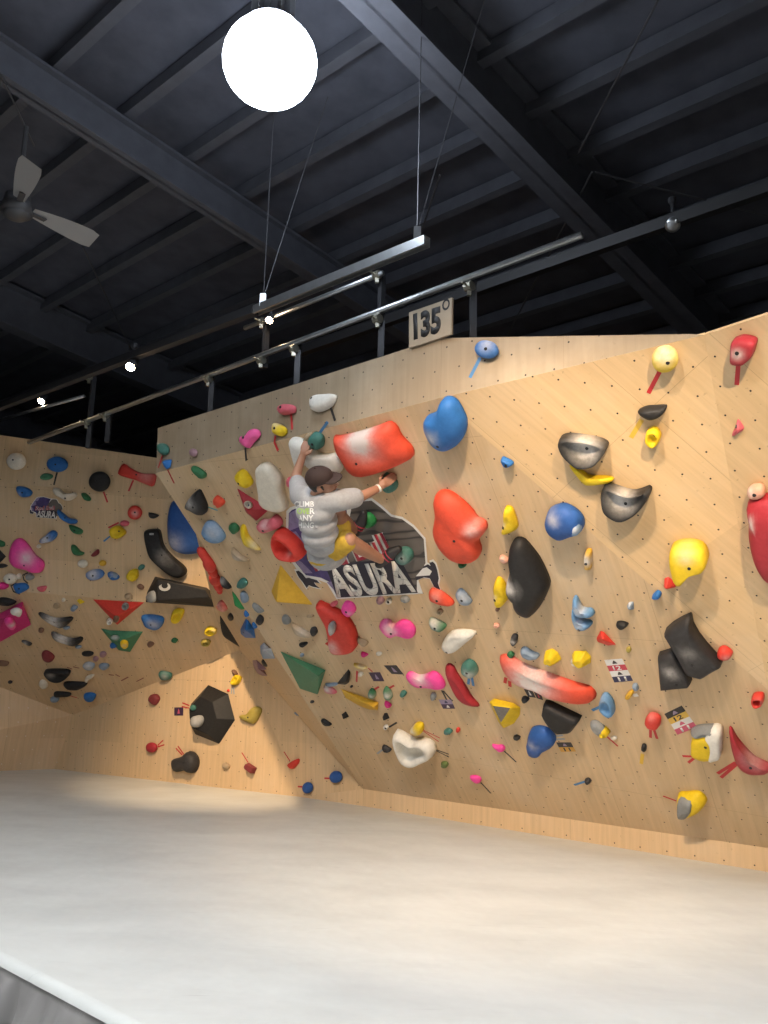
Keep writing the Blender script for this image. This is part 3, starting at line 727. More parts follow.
t('S','B','red',[(75,592),(115,655)],'red tape strip above the dark red box hold',.014)
h('S','T2','red',.08,'dome','red chunky hold low on the wall left of the two blue balls',[(372,665),(430,632),(433,660),(400,697),(375,688)])
t('S','T2','red',[(345,587),(383,645)],'red tape strip above the red chunky hold',.014)
h('S','T2','deepblue',.10,'ball','upper right of two blue ball holds low on the wall',el(680,748,37,40))
t('S','T2','red',[(604,757),(640,758)],'red tape strip left of the upper blue ball',.02)
h('S','T2','deepblue',.10,'ball','lower left of two blue ball holds low on the wall',el(499,817,30,37))
t('S','T2','red',[(434,810),(468,812)],'red tape strip left of the lower blue ball',.02)
h('S','T2','slate',.04,'edge','grey chip halfway down the left edge of the overhang',[(408,340),(440,322),(468,350),(448,362)],nob=True)
t('S','T2','brown',[(490,402),(540,466)],'thin brown strip below the grey chip on the overhang edge',.02)
# ---- left edge of the overhang
h('B','H','teal',.07,'dome','teal knob with red tape at the top left corner of the headwall',el(288,103,25,32,-10))
t('B','H','red',[(287,140),(265,208)],'red tape strip below the teal knob',.018)
h('B','H','blue',.06,'facet','blue pointed hold with red tape at the left end of the headwall',[(285,180),(300,162),(338,160),(330,205),(310,218),(295,205)],ap=(0,-8))
t('B','L','red',[(316,218),(352,293)],'red tape strip below the blue pointed hold',.018)
h('B','H','mauve',.04,'dome','small mauve knob near the left end of the headwall',el(455,123,18,22))
h('B','L','green',.05,'edge','long green sliver near the top left of the overhang',[(443,205),(475,208),(520,240),(522,265),(500,265),(470,240)],nob=True)
h('B','L','black',.11,'dome','black triangle hold with teal tape at the left of the overhang',[(410,420),(440,365),(475,338),(490,342),(525,420),(520,460),(495,468),(440,440)],ck=(440,392,30,.55),lump=.04)
t('B','L','teal',[(528,420),(590,441)],'teal tape strip right of the black triangle hold',.018)
h('B','L','scarlet',.07,'dome','small red hooked hold right of the black triangle hold',[(568,375),(585,367),(622,395),(618,415),(600,425),(588,408),(570,400)])
h('B','L','sky',.10,'dome','grey blue oval hold with chalk below the black triangle hold',[(503,550),(525,507),(570,515),(620,575),(620,608),(590,622),(540,607),(507,572)],ck=(565,555,35,.55),b=(522,593))
h('B','L','green',.05,'dome','green knob beside the yellow crescent hold',[(652,525),(680,515),(705,540),(700,560),(680,572),(660,550)])
h('X','L','yellow',.05,'edge','yellow crescent hold left of the climber',[(240,527),(244,526),(248,536),(256,545),(260,551),(253,549),(245,546),(241,537)],nob=True,ck=(254,545,5,.5))
h('B','L','tan',.06,'edge','brown and grey wedge below the yellow crescent hold',[(665,650),(685,662),(720,692),(760,715),(750,722),(700,710),(668,688)],ck=(700,700,20,.3),nob=True)
h('B','T','red',.09,'dome','red twisted rope like hold on the left edge of the overhang',[(498,670),(520,658),(545,695),(570,730),(577,780),(600,830),(608,888),(600,902),(575,870),(550,800),(528,745),(508,708)],lump=.22,ridge=(60,.2),nob=True)
h('B','L','black',.05,'edge','small dark hold right of the red twisted hold',[(603,810),(625,820),(660,863),(652,873),(615,850)],ck=(615,830,12,.5),nob=True)
h('D','L','teal',.05,'dome','teal pebble hold above the green wedge at the overhang edge',[(695,82),(710,55),(735,50),(752,78),(735,100),(705,98)],nob=True)
h('D','L','grass',.06,'facet','bright green long wedge on the left edge of the overhang',[(665,112),(690,140),(740,218),(715,222),(682,180)],ap=(2,4))
h('D','T','scarlet',.06,'dome','chalky red hold left of the bright green wedge',[(585,195),(605,170),(635,210),(630,228),(600,215)],ck=(595,185,15,.5),nob=True)
h('D','L','slate',.05,'dome','slate hold right of the bright green wedge',[(715,125),(735,122),(755,150),(755,175),(735,180),(720,160)],nob=True)
h('D','T','black',.04,'edge','small black chip beside the black curved volume',[(648,245),(660,240),(672,265),(665,280),(652,262)],nob=True)
h('G','L','blue',.03,'edge','tiny blue chip under the bright green wedge',[(90,520),(105,525),(120,550),(100,556)],nob=True)
h('G','T','blue',.10,'facet','blue pyramid hold on the left edge of the overhang',[(60,640),(95,570),(110,580),(150,640),(160,697),(95,695),(64,670)],apx=[(95,640)],b=(80,662))
h('G','L','blue',.03,'edge','tiny blue chip right of the blue pyramid hold',[(140,595),(155,598),(172,625),(158,630)],nob=True)
h('G','L','grey',.05,'edge','grey wedge hold left of the gold triangle volume',[(140,475),(165,480),(210,520),(205,530),(170,515)],nob=True)
h('G','L','dark',.05,'dome','dark grey nut shaped hold below the grey wedge',[(165,580),(182,548),(207,565),(208,595),(190,610)],nob=True)
h('G','T','sky',.08,'facet','chalky light blue pyramid hold below the blue pyramid',[(188,745),(210,722),(245,755),(260,760),(286,828),(208,830),(190,790)],apx=[(215,770)],ck=(215,750,30,.7))
h('G','T','mauve',.07,'facet','mauve crumpled hold under the light blue pyramid',[(140,835),(165,832),(235,895),(215,900),(238,938),(175,938),(150,900)],apx=[(180,890)])
h('G','T','black',.03,'edge','small black sliver between the light blue and the mauve holds',[(203,832),(215,838),(236,875),(218,868)],nob=True)
h('G','L','gold',.16,'facet','gold triangle volume below the climber',[(315,226),(526,488),(308,470),(284,462),(257,400)],apx=[(299,462)],name='climbing_volume',cat='climbing volume')
h('G','L','grey',.05,'dome','grey green pebble above the brown grey wedge',[(333,555),(360,550),(385,580),(380,602),(345,597)],nob=True)
h('G','L','tan',.06,'edge','long brown grey wedge below the gold triangle volume',[(390,600),(430,620),(480,650),(537,685),(500,690),(430,667),(400,632)],ck=(460,655,30,.4),nob=True)
h('G','L','dark',.05,'dome','dark grey knob at the end of the brown grey wedge',[(515,632),(545,628),(556,660),(537,680),(522,665)],nob=True)
h('G','L','black',.04,'edge','small black half moon under the brown grey wedge',[(440,730),(490,722),(488,740),(460,748)],nob=True)
h('G','L','slate',.02,'dome','tiny slate dot above the green triangle volume of the overhang',el(460,801,13,11),nob=True)
h('G','L','tan',.03,'dome','faint tan oval right of the gold triangle volume',el(513,552,22,9),nob=True)
h('X','L','red',.14,'slab','large red shark fin volume below the gym banner',[(316.7,603.4),(324,605.5),(330,608),(339,613),(347,619.5),(353,629),(356,639),(356,647),(350,652.6),(333,652),(329,632),(326,620)],nob=True,name='climbing_volume',cat='climbing volume',ck=(334,646,6,.7),lump=.03)
h('G','L','red',.09,'facet','small red wedge at the foot of the shark fin volume',[(600,730),(650,702),(664,780)],apx=[(648,745)],nob=True)
h('G','L','grey',0.06,'slab','grey chalky bar hold on the shark fin volume',[(636,600),(655,590),(672,610),(668,655),(650,668),(640,640)],ck=(655,640,25,.6),nob=True,host='large red shark fin volume below the gym banner')
h('X','L','woodgreen',.14,'facet','green kite shaped volume low on the overhang',[(279,652),(325,671),(317,696),(299,690)],apx=[(318.5,676)],name='climbing_volume',cat='climbing volume')
h('T','L','black',.10,'facet','black fin hold right of the green kite volume',[(35,158),(85,97),(115,60),(128,80),(120,150),(95,165)],apx=[(105,140)],ck=(60,140,22,.7))
h('S','L','slate',.03,'edge','slate chip left of the black fin hold',[(605,155),(640,150),(690,150),(680,165),(630,168)],nob=True)
h('S','L','rose',.04,'dome','chalky pink chip under the black fin hold',[(598,170),(640,172),(682,210),(650,218),(612,205)],ck=(620,182,25,.9),nob=True)
h('S','L','dark',.02,'dome','tiny dark dot below the green kite volume',el(525,268,13,8),nob=True)
h('S','L','black',.04,'edge','black sliver low on the left of the overhang',[(580,388),(600,382),(645,412),(640,422),(605,415)],nob=True)
# ---- headwall
h('E','H','pink',.08,'dome','pink two lobed hold with black tape on the headwall',[(65,385),(75,362),(110,360),(145,312),(175,320),(180,355),(140,395),(115,428),(100,432),(70,410)],b=(97,372))
t('E','H','black',[(97,433),(104,517)],'black tape strip below the pink two lobed hold')
h('E','H','rose',.09,'dome','red rounded jug with red tape on the headwall',[(308,188),(320,170),(360,155),(402,162),(405,200),(370,215),(330,222),(312,208)],ap=(0,-8))
t('E','H','red',[(390,212),(397,317)],'straight red tape strip below the red rounded jug')
h('E','H','yellow',.08,'dome','yellow hold with dark grey top and a bent red tape',[(276,300),(290,272),(340,297),(352,332),(320,357),(280,342)],ck=(300,285,22,.5))
t('E','H','red',[(291,357),(284,400),(308,452)],'bent red tape strip below the yellow hold with grey top')
h('E','H','white',.10,'dome','white bucket hold with black tape on the headwall',[(512,125),(540,97),(600,90),(660,88),(667,112),(640,160),(590,190),(545,200),(515,182)],b=(527,118),ap=(0,8))
t('E','H','black',[(640,162),(672,260)],'black tape strip below the white bucket hold')
h('E','L','teal',.09,'dome','dark teal wedge hold with blue tape above the climber',[(500,385),(520,350),(545,342),(590,370),(590,430),(560,445),(515,425)])
h('E','L','tan',.05,'dome','brown wooden looking chip left of the dark teal wedge',[(470,385),(490,350),(520,347),(515,385),(495,405)],nob=True)
t('E','L','blue',[(570,345),(625,268)],'blue tape strip above the dark teal wedge hold')
h('I','H2','blue',.09,'ball','blue oval hold at the right of the angle sign on the headwall',el(337,117,69,53,4),b=(338,118),ck=(345,95,40,.5))
t('I','H2','blue',[(297,163),(235,282)],'blue tape strip below the blue oval hold of the headwall',.026)
# ---- around the climber
h('E','L','white',.12,'dome','white saddle shaped hold under the climber\'s raised left hand',[(372,397),(400,378),(450,388),(498,420),(548,476),(610,486),(665,480),(700,510),(712,560),(690,605),(600,602),(510,565),(468,520),(445,590),(425,592),(400,520),(382,450)],ap=(10,-20),nob=True,lump=.05)
h('E','L','cream',.12,'slab','large cream hourglass volume left of the climber',[(172,572),(190,547),(235,540),(290,580),(330,640),(338,720),(362,800),(350,835),(300,838),(240,820),(200,780),(190,700)],nob=True,name='climbing_volume',cat='climbing volume',lump=.03)
h('E','L','yellow',.09,'dome','yellow rounded hold left of the cream hourglass volume',[(30,620),(50,590),(85,585),(130,640),(138,670),(115,690),(80,680),(55,660)],b=(62,655))
h('E','L','crimson',.10,'facet','dark red triangle volume below the cream hourglass volume',[(38,693),(255,830),(165,910),(95,850)],apx=[(105,835)],name='climbing_volume',cat='climbing volume')
h('E','L','tan',0.05,'ring','pale ring hold on the dark red triangle volume',el(116,798,27,24,20),ck=(116,798,40,.6),b=(114,800),host='dark red triangle volume below the cream hourglass volume')
h('E','L','rose',.11,'dome','pink heart shaped hold below the dark red triangle volume',[(170,932),(200,902),(240,902),(285,872),(322,905),(320,945),(275,962),(225,978),(190,962)],ck=(225,920,30,.5),b=(222,955),lump=.12)
h('Y2','L','red',.18,'cup','shiny red cup jug at the left hip of the climber',[(38,430),(58,378),(110,380),(190,430),(262,500),(300,560),(318,615),(270,640),(180,628),(110,590),(55,520)],ap=(-60,20),ck=(160,585,22,.8),b=(163,585))
h('E','L','rose',.05,'facet','small rose square hold half hidden behind the raised arm',[(370,620),(412,618),(412,650),(385,682),(372,660)],top=.7)
h('F','L','teal',.11,'dome','dark green and brown hold gripped by the climber\'s right hand',[(325,628),(350,605),(395,630),(422,668),(415,710),(375,718),(350,700),(335,662)],nob=True)
h('F','L','scarlet',.24,'dome','big red lip volume above the climber\'s right arm',[(8,378),(45,380),(170,350),(300,310),(362,290),(405,320),(435,380),(500,450),(515,500),(490,530),(380,575),(250,615),(170,620),(110,580),(70,520),(25,450)],ck=(185,385,88,1.3),b=(180,525),name='climbing_volume',cat='climbing volume',ridge=(62,.22),lump=.03,ap=(0,10))
h('X','L','blue',.19,'dome','big blue kidney hold right of the red lip volume',[(423.7,428.4),(424.5,419),(431.6,416),(437.8,409.7),(440,402),(445.6,399.5),(453.7,402.8),(461,414.6),(464.3,424.8),(462,438),(453.7,448.5),(441.8,452),(432,446)],ck=(433,436,7,.7),b=(439,445),lump=.04)
h('I','L','blue',.05,'edge','small blue chip alone below the headwall right of the kidney hold',[(418,770),(430,755),(487,785),(480,805),(445,808)],b=(452,798))
h('Y','L','grass',.08,'dome','dark green hold under the climber\'s raised right foot',[(215,165),(235,150),(270,170),(290,205),(275,235),(240,240),(215,215)],nob=True)
h('Y','L','teal',.09,'dome','grey green round hold under the climber\'s left foot',el(472,425,55,53),ck=(468,425,30,.4),b=(465,428))
# ---- right fold of the overhang
h('K','R','yellow',.13,'ball','dusty yellow ball hold with red tape at the top right',el(152,290,80,80),ck=(150,262,70,.75),b=(172,307))
t('K','R','red',[(122,362),(50,500)],'red tape strip below the dusty yellow ball hold',.026)
h('J','R','black',.09,'dome','black boat hold with yellow tape at the upper right',[(575,487),(620,460),(685,454),(740,452),(745,468),(720,505),(660,530),(622,522)],nob=True,ap=(0,6))
t('J','R','yellow',[(602,530),(537,637)],'yellow tape strip below the black boat hold',.03)
h('K','R','yellow',.08,'jug','small yellow cup hold below the black boat hold',[(32,772),(45,722),(90,710),(122,745),(115,790),(80,822),(45,802)],ap=(8,5),b=(88,755))
h('J','R','black',.15,'dish','black bowl shaped hold with chalk above the yellow boomerang',[(113,652),(135,630),(190,625),(300,640),(375,662),(398,690),(370,745),(320,795),(240,805),(180,770),(130,710)],ck=(268,695,70,1.1),b=(272,708),ap=(8,-8),lump=.04)
h('J','R','yellow',.07,'dome','yellow boomerang hold between two black bowl holds',[(172,805),(195,795),(240,830),(290,865),(380,868),(432,880),(420,900),(370,912),(270,918),(220,870)],b=(305,857),lump=.04)
h('X','R','black',.15,'dish','black crescent bowl hold with chalk below the yellow boomerang',[(601.8,492),(604,486.5),(607.7,484.9),(616,488),(631.4,492.5),(641.5,490.8),(648.5,488.3),(650.9,492.5),(645,503.5),(634.8,513.7),(623,519),(612.8,516),(604,508.6)],ck=(622,500,10.5,1.1),b=(625,505),ap=(0,-2),lump=.04)
h('N','R','yellow',.22,'slab','big yellow half cylinder jug at the right',[(178,500),(195,462),(255,442),(330,445),(380,468),(407,530),(392,575),(335,590),(285,612),(240,668),(208,648),(188,580)],ck=(280,500,55,.45),b=(302,568),ap=(30,40),lump=.03)
h('N','R','red',.08,'facet','small red pointed hold below the big yellow jug',[(138,710),(145,650),(170,640),(230,690),(210,712),(165,715)],ap=(-10,-5))
h('N','L','blue',.05,'dome','small blue cube hold left of the small red pointed hold',[(70,765),(100,730),(125,745),(115,770)],nob=True)
h('Q','L','red',.07,'dome','red dome hold right of the black cylinder pair',[(462,320),(475,295),(508,288),(552,320),(540,350),(500,355),(470,345)],ck=(525,340,25,.3),nob=True)
h('Q','L','red',.08,'ring','red cup hold at the right edge above the crimson banana',[(668,595),(685,570),(735,570),(742,610),(715,632),(680,625)],ck=(712,600,20,.4),nob=True)
h('Q','L','dark',0.15,'slab','large black half pipe volume at the right',[(148,190),(190,152),(240,122),(302,95),(310,150),(345,215),(400,285),(497,390),(440,420),(380,458),(300,440),(280,422),(220,310)],smoothed=False,ck=(300,300,45,.28),b=(320,372),name='climbing_volume',cat='climbing volume',lump=.02)
h('Q','L','dark',0.12,'slab','smaller black half pipe volume below left of the large one',[(110,330),(200,302),(230,350),(280,425),(310,510),(260,515),(200,520),(128,527)],smoothed=False,ck=(190,420,38,.6),b=(225,495),name='climbing_volume',cat='climbing volume',lump=.02)
h('M','L','deepblue',.17,'dome','round blue ball volume with two chalk spots',[(28,180),(45,130),(90,105),(140,100),(200,130),(242,175),(252,220),(235,258),(190,275),(120,295),(60,262),(30,215)],ck=(85,165,36,.6),nob=True,lump=.05)
h('M','L','sky',0.15,'ball','chalky nub at the lower right of the round blue ball volume',el(210,215,40,45),ck=(205,215,30,.8),nob=True)
h('M','L','gold',.05,'edge','faded yellow hold with a white middle below the blue ball',[(270,357),(302,357),(303,400),(300,470),(265,472),(264,440),(262,400)],ck=(274,413,34,1.2),b=(274,432))
h('M','L','sky',.10,'edge','upper of two interlocking grey blue crescent holds',[(190,648),(210,638),(230,672),(252,705),(300,713),(318,740),(300,752),(250,745),(210,730),(192,692)],ck=(235,705,30,.6),nob=True)
h('M','L','sky',.09,'edge','lower of two interlocking grey blue crescent holds',[(185,712),(205,742),(240,770),(300,785),(297,813),(250,830),(215,815),(190,765)],ck=(230,790,30,.5),b=(235,818))
h('M','L','slate',.06,'facet','small grey cube hold right of the blue crescent holds',[(508,690),(525,660),(555,660),(557,708),(530,713)],ap=(-2,-6),ck=(520,680,12,.7))
h('M','L','black',.05,'dome','small black half moon right of the blue crescent holds',[(450,787),(480,782),(520,798),(490,822),(460,810)],nob=True)
h('M','L','red',.08,'facet','red pointed wedge above the number card with two grades',[(328,882),(355,832),(378,842),(452,920),(400,926),(335,902)],apx=[(370,885)])
h('M','L','olive',.02,'dome','tiny mustard foothold right of the red pointed wedge',el(523,945,15,18),nob=True)
h('K','W','crimson',.12,'slab','crimson shield hold with a grey hollow at the top right edge',[(553,187),(585,168),(620,160),(692,180),(690,225),(670,282),(640,310),(612,325),(552,312),(550,250)],ck=(595,252,34,.8),lump=.05,b=(590,248))
t('K','W','red',[(590,322),(580,450)],'red tape strip below the crimson shield hold',.026)
h('K','W','rose',.05,'facet','dusty rose shard hold below the crimson shield hold',[(585,643),(605,665),(630,705),(620,725),(552,768),(545,750),(570,700)],ap=(8,0),b=(573,707))
h('X','W','crimson',0.2,'dome','big crimson volume cut by the right picture edge',[(746,508),(749,501.5),(757,498.5),(772,498),(788,508),(794,540),(790,572),(778,588),(768,584),(761,576),(753,558),(748.5,537),(748.5,520)],ck=(752,522,5,.9),nob=True,name='climbing_volume',cat='climbing volume',lump=.04)
h('N','W','peach',.11,'ball','peach and red knob above the big crimson volume',[(645,125),(660,95),(700,82),(740,90),(755,125),(745,155),(700,168),(660,157)],ck=(665,120,26,.7))
# ---- middle of the overhang
h('L','L','scarlet',.20,'dome','big red three lobed volume right of the gym banner',[(15,70),(35,28),(90,22),(160,65),(240,140),(265,180),(310,200),(325,235),(308,272),(275,312),(290,370),(270,420),(225,438),(150,430),(85,380),(35,320),(12,250),(25,150)],ck=(255,228,38,.6),b=(157,282),name='climbing_volume',cat='climbing volume',lump=.08)
h('L','L','yellow',.08,'edge','upper of two yellow thumb holds left of the black teardrop',[(438,112),(455,104),(472,106),(490,132),(515,222),(480,255),(425,267),(432,205)],ck=(425,190,22,.9),b=(437,215),nob=True)
h('L','L','yellow',.08,'edge','lower of two yellow thumb holds left of the black teardrop',[(375,562),(395,522),(430,545),(460,620),(450,660),(415,698),(388,687),(377,622)],ck=(372,618,20,.9),b=(387,643),nob=True)
h('L','L','black',.24,'dome','big black teardrop volume in the middle of the overhang',[(470,335),(495,308),(540,315),(590,370),(640,440),(690,550),(690,600),(650,690),(600,750),(570,760),(525,735),(500,690),(500,668),(468,630),(450,580),(460,520),(480,440),(470,390)],ck=(468,555,46,1.3),nob=True,name='climbing_volume',cat='climbing volume',lump=.03)
h('L','L','green',.03,'edge','dark green chip under the big red three lobed volume',[(165,440),(210,440),(208,455),(180,460)],nob=True)
h('L','L','scarlet',.08,'dome','red bean hold at the lower right corner of the gym banner',[(-8,602),(10,588),(60,605),(125,655),(132,685),(60,672),(0,648)],ck=(40,625,26,.3))
h('L','L','slate',.06,'dome','grey bean hold right of the red bean hold',[(150,622),(165,592),(190,595),(230,640),(245,665),(225,682),(180,668)],ck=(190,635,25,.6))
h('H','L','green',.07,'dome','white topped green hold below the red bean hold',[(632,580),(650,570),(730,607),(735,632),(705,650),(650,627)],ck=(665,600,32,.95))
h('L','L','white',.08,'edge','white seashell hold left of the red long boat hold',[(65,930),(90,872),(140,835),(225,835),(268,855),(210,910),(140,965),(95,968)],ap=(-20,-20),b=(100,957))
h('L','L','tan',.03,'ring','tiny tan ring above the white topped green hold',el(58,720,17,15),nob=True)
h('L','L','peach',.04,'edge','small pinkish chip left of the black teardrop top',[(408,397),(430,390),(465,415),(452,432),(425,425)],ck=(430,410,15,.4),nob=True)
h('L','L','peach',.03,'edge','small pinkish chip below the lower yellow thumb hold',el(393,802,19,12,10),nob=True)
h('L','L','brown',.02,'dome','tiny brown chip right below the lower yellow thumb hold',el(398,707,13,11),nob=True)
h('L','L','dark',.05,'edge','dark and white pointed chip below the black teardrop',[(475,885),(485,858),(515,862),(512,905),(495,922),(478,905)],ck=(490,890,14,.9),nob=True)
h('L','L','green',.04,'dome','small green knob above the left end of the red long boat',[(455,970),(475,958),(497,975),(480,992)],nob=True)
h('L','L','slate',.06,'edge','slate blue banana above the red long boat hold',[(532,945),(560,935),(600,960),(640,977),(635,998),(580,997),(540,977)],nob=True)
h('H','L','hotpink',.07,'dome','hot pink lump right of the red shark fin volume',[(75,492),(95,462),(140,475),(160,520),(130,555),(100,545),(80,520)],b=(110,517),ck=(130,525,15,.5))
h('H','L','rose',.03,'edge','tiny rose chip between shark fin and gym banner',[(0,472),(40,455),(45,480),(20,490)],nob=True)
h('H','L','hotpink',.10,'dome','chalky hot pink double lobe hold below the gym banner',[(312,612),(330,585),(375,585),(402,612),(450,585),(500,595),(538,640),(530,690),(490,697),(430,680),(385,690),(350,667),(320,637)],ck=(385,635,38,.85),b=(392,662),ridge=(10,.3),lump=.06)
h('H','L','mauve',.05,'dome','mauve knob under the letters of the gym banner',[(298,440),(325,432),(345,455),(330,475),(305,465)],nob=True)
h('H','L','cream',.04,'ball','small cream button hold with bolt under the gym banner',el(377,455,20,19),b=(376,457))
h('H','L','grey',.05,'edge','grey chip under the right end of the gym banner',[(450,430),(490,430),(508,455),(490,463),(465,450)],nob=True)
h('H','L','tan',.05,'edge','tan crescent right of the shark fin volume',[(175,690),(200,702),(235,718),(240,735),(220,745),(185,717)],nob=True)
h('H','L','magenta',.03,'edge','small magenta chip below the tan crescent',[(200,782),(243,798),(220,815),(203,805)],nob=True)
h('H','L','cream',.02,'dome','small cream foothold below the double lobe pink hold',el(312,793,20,12),nob=True)
h('H','L','tan',.02,'ring','tiny metal ring foothold below the red bean hold',el(703,527,17,17),nob=True)
h('T','L','hotpink',.10,'dome','chalky hot pink peanut hold beside the crimson strip hold',[(482,102),(510,85),(560,107),(610,100),(650,83),(690,100),(725,150),(728,185),(680,192),(600,180),(540,165),(495,130)],ck=(580,125,42,.85),b=(583,168),ridge=(5,.3),lump=.05)
h('T','L','green',.06,'dome','left one of two white rimmed dark green jugs',[(245,207),(260,188),(285,205),(288,240),(265,245),(250,228)],ck=(268,225,14,.8),nob=True)
h('T','L','green',.07,'dome','right one of two white rimmed dark green jugs',[(342,192),(355,178),(385,205),(395,245),(375,255),(350,232)],ck=(370,222,18,.95),nob=True)
t('T','L','red',[(276,194),(313,171)],'red tape strip at the left white rimmed green jug',.02)
t('T','L','red',[(370,186),(410,163)],'red tape strip at the right white rimmed green jug',.02)
t('T','L','red',[(173,70),(170,140)],'upright red tape strip right of the black fin hold',.02)
t('T','L','red',[(244,52),(272,76)],'short red tape strip above the left dark card',.016)
h('T','L','cream',.03,'edge','cream chip beside the upright red tape strip',el(195,92,17,14),nob=True)
h('T','L','yellow',.03,'edge','faded yellow sliver above the upright red tape strip',[(150,25),(195,30),(235,50),(220,60),(165,45)],ck=(200,40,30,.6),nob=True)
h('T','L','teal',.05,'dome','teal oval knob below the chalky pink peanut',el(467,218,20,17),nob=True)
h('T','L','magenta',.04,'edge','small pink chip below the white rimmed green jugs',[(348,270),(365,270),(390,290),(385,305),(360,300)],nob=True)
h('T','L','gold',.09,'facet','long golden wooden wedge low on the overhang',[(62,185),(100,208),(240,260),(310,275),(305,328),(245,322),(180,297),(95,248)],apx=[(255,290),(275,305)],lump=0)
h('T','L','black',.06,'facet','left one of two small black triangle holds',[(70,350),(100,327),(122,367),(90,370)],ap=(4,4))
h('T','L','black',.06,'facet','right one of two small black triangle holds',[(332,370),(345,340),(365,338),(383,375),(350,383)],ap=(2,4))
h('T','L','dark',.02,'dome','tiny dark chip above the long golden wedge',el(137,170,9,7),nob=True)
h('T','L','white',.03,'dome','small white button hold with a black tape',el(357,432,16,15),b=(357,432))
t('T','L','black',[(378,430),(428,400)],'short black tape strip right of the small white button',.02)
h('T','L','yellow',.09,'dome','yellow and grey knob above the white triangle jug',[(510,450),(540,417),(565,407),(592,420),(590,465),(560,480),(525,467)],ck=(528,445,24,.8),nob=True)
t('T','L','red',[(595,449),(703,500)],'upper of two red tapes right of the yellow and grey knob',.012)
t('T','L','red',[(596,455),(695,522)],'lower of two red tapes right of the yellow and grey knob',.012)
h('T','L','dark',.05,'edge','dark wedge with grey tape left of the white triangle jug',[(333,552),(355,553),(392,580),(370,588),(345,580)],nob=True)
t('T','L','grey',[(336,574),(302,600)],'grey tape strip left of the dark wedge',.02)
h('T','L','white',.17,'cup','large white triangle jug with a dark hollow low on the overhang',[(410,475),(430,463),(480,490),(530,522),(580,515),(640,535),(668,575),(660,612),(600,642),(545,670),(500,665),(455,622),(425,550)],ap=(-12,18),nob=True,lump=.05)
t('T','L','black',[(672,572),(760,603)],'upper of two black tapes right of the large white triangle jug',.014)
t('T','L','black',[(674,578),(762,622)],'lower of two black tapes right of the large white triangle jug',.014)
h('T','L','moss',.04,'dome','small mossy knob below the black tapes of the white jug',[(710,660),(745,655),(755,680),(725,690)],nob=True)
h('O','L','teal',.04,'edge','grey green chip right of the red tapes low in the middle',[(80,540),(105,525),(132,540),(120,555),(90,555)],nob=True)
h('O','L','red',.03,'dome','tiny red dot foothold below the small number card',el(165,533,12,14),nob=True)
h('O','L','crimson',.09,'edge','crimson strip hold standing slanted beside the pink peanut',[(85,178),(95,152),(130,158),(155,205),(205,280),(240,342),(288,400),(240,395),(190,370),(140,307),(108,240)],nob=True)
h('O','L','teal',.10,'dome','green and grey lumpy hold with two blue tapes',[(180,165),(195,140),(225,125),(260,145),(278,185),(270,212),(240,220),(198,195)],ck=(240,195,28,.7),lump=.2)
t('O','L','blue',[(232,212),(226,262)],'left one of two blue tapes below the green and grey lumpy hold',.026)
t('O','L','blue',[(247,218),(256,272)],'right one of two blue tapes below the green and grey lumpy hold',.026)
t('O','L','black',[(70,298),(102,360)],'left one of two black tapes below the pink peanut hold',.02)
t('O','L','black',[(78,300),(132,362)],'right one of two black tapes below the pink peanut hold',.02)
h('O','L','grey',.04,'dome','small grey oval hold left of the small number card',el(18,335,17,23),nob=True)
h('X','L','scarlet',.13,'edge','long red boat shaped hold with chalked back',[(497.7,661),(502,657),(511,658.6),(521.4,665.4),(538,672),(557,679),(573.9,684.9),(589,689.5),(595.2,698),(589,705),(573.9,704),(553.5,699.5),(548.5,697.5),(531.6,689.5),(514.6,684),(503.5,675)],ck=(532,681,19,1.0),nob=True,lump=.04)
t('O','L','red',[(448,222),(442,255)],'left one of two short red tapes under the long red boat',.03)
t('O','L','red',[(470,243),(473,276)],'right one of two short red tapes under the long red boat',.03)
h('O','L','dark',.05,'dome','dark green pebble left of the black shield hold',[(540,347),(560,338),(585,355),(560,370)],nob=True)
h('O','L','yellow',.12,'facet','yellow triangular hold with a grey rubbed face',[(345,372),(375,350),(490,378),(532,405),(530,450),(495,500),(430,530),(400,490)],apx=[(370,385),(480,400),(418,495)],ck=(430,420,70,.0))
h('P','L','black',.14,'slab','black shield hold under the long red boat',[(15,420),(25,370),(60,380),(150,425),(240,468),(190,535),(110,540),(70,500),(30,450)],smoothed=False,nob=True,lump=.02,name='climbing_volume',cat='climbing volume')
h('O','L','deepblue',.14,'dome','blue two lobed ball hold with grey tapes',[(580,562),(600,532),(650,525),(710,550),(737,600),(715,640),(670,658),(640,690),(590,680),(567,637),(572,602)],ck=(610,610,24,.5),lump=.15,nob=True)
t('P','L','grey',[(73,572),(135,562)],'upper of two grey tapes right of the blue two lobed ball',.02)
t('P','L','grey',[(85,588),(146,584)],'lower of two grey tapes right of the blue two lobed ball',.02)
h('O','L','hotpink',.04,'dome','upper of two small hot pink footholds with black tapes',[(365,620),(395,625),(430,625),(442,650),(420,662),(390,645)],nob=True)
t('O','L','black',[(438,656),(508,720)],'black tape strip at the upper small hot pink foothold',.018)
h('O','L','hotpink',.04,'dome','lower of two small hot pink footholds with black tapes',[(235,808),(265,805),(295,815),(300,840),(275,847),(250,830)],nob=True)
t('O','L','black',[(300,842),(359,906)],'black tape strip at the lower small hot pink foothold',.018)
h('O','L','moss',.04,'dome','small green pebble below the black taped white jug, farther right',[(65,737),(85,722),(107,740),(95,755),(70,750)],nob=True)
h('O','L','dark',.04,'edge','dark chip left of the blue two lobed ball',[(490,575),(510,565),(533,578),(520,590)],nob=True)
h('P','L','yellow',.09,'facet','left one of two yellow block holds above the long red boat',[(20,100),(30,65),(70,52),(105,75),(128,115),(100,140),(62,122),(40,126)],top=.5,ap=(-4,-2))
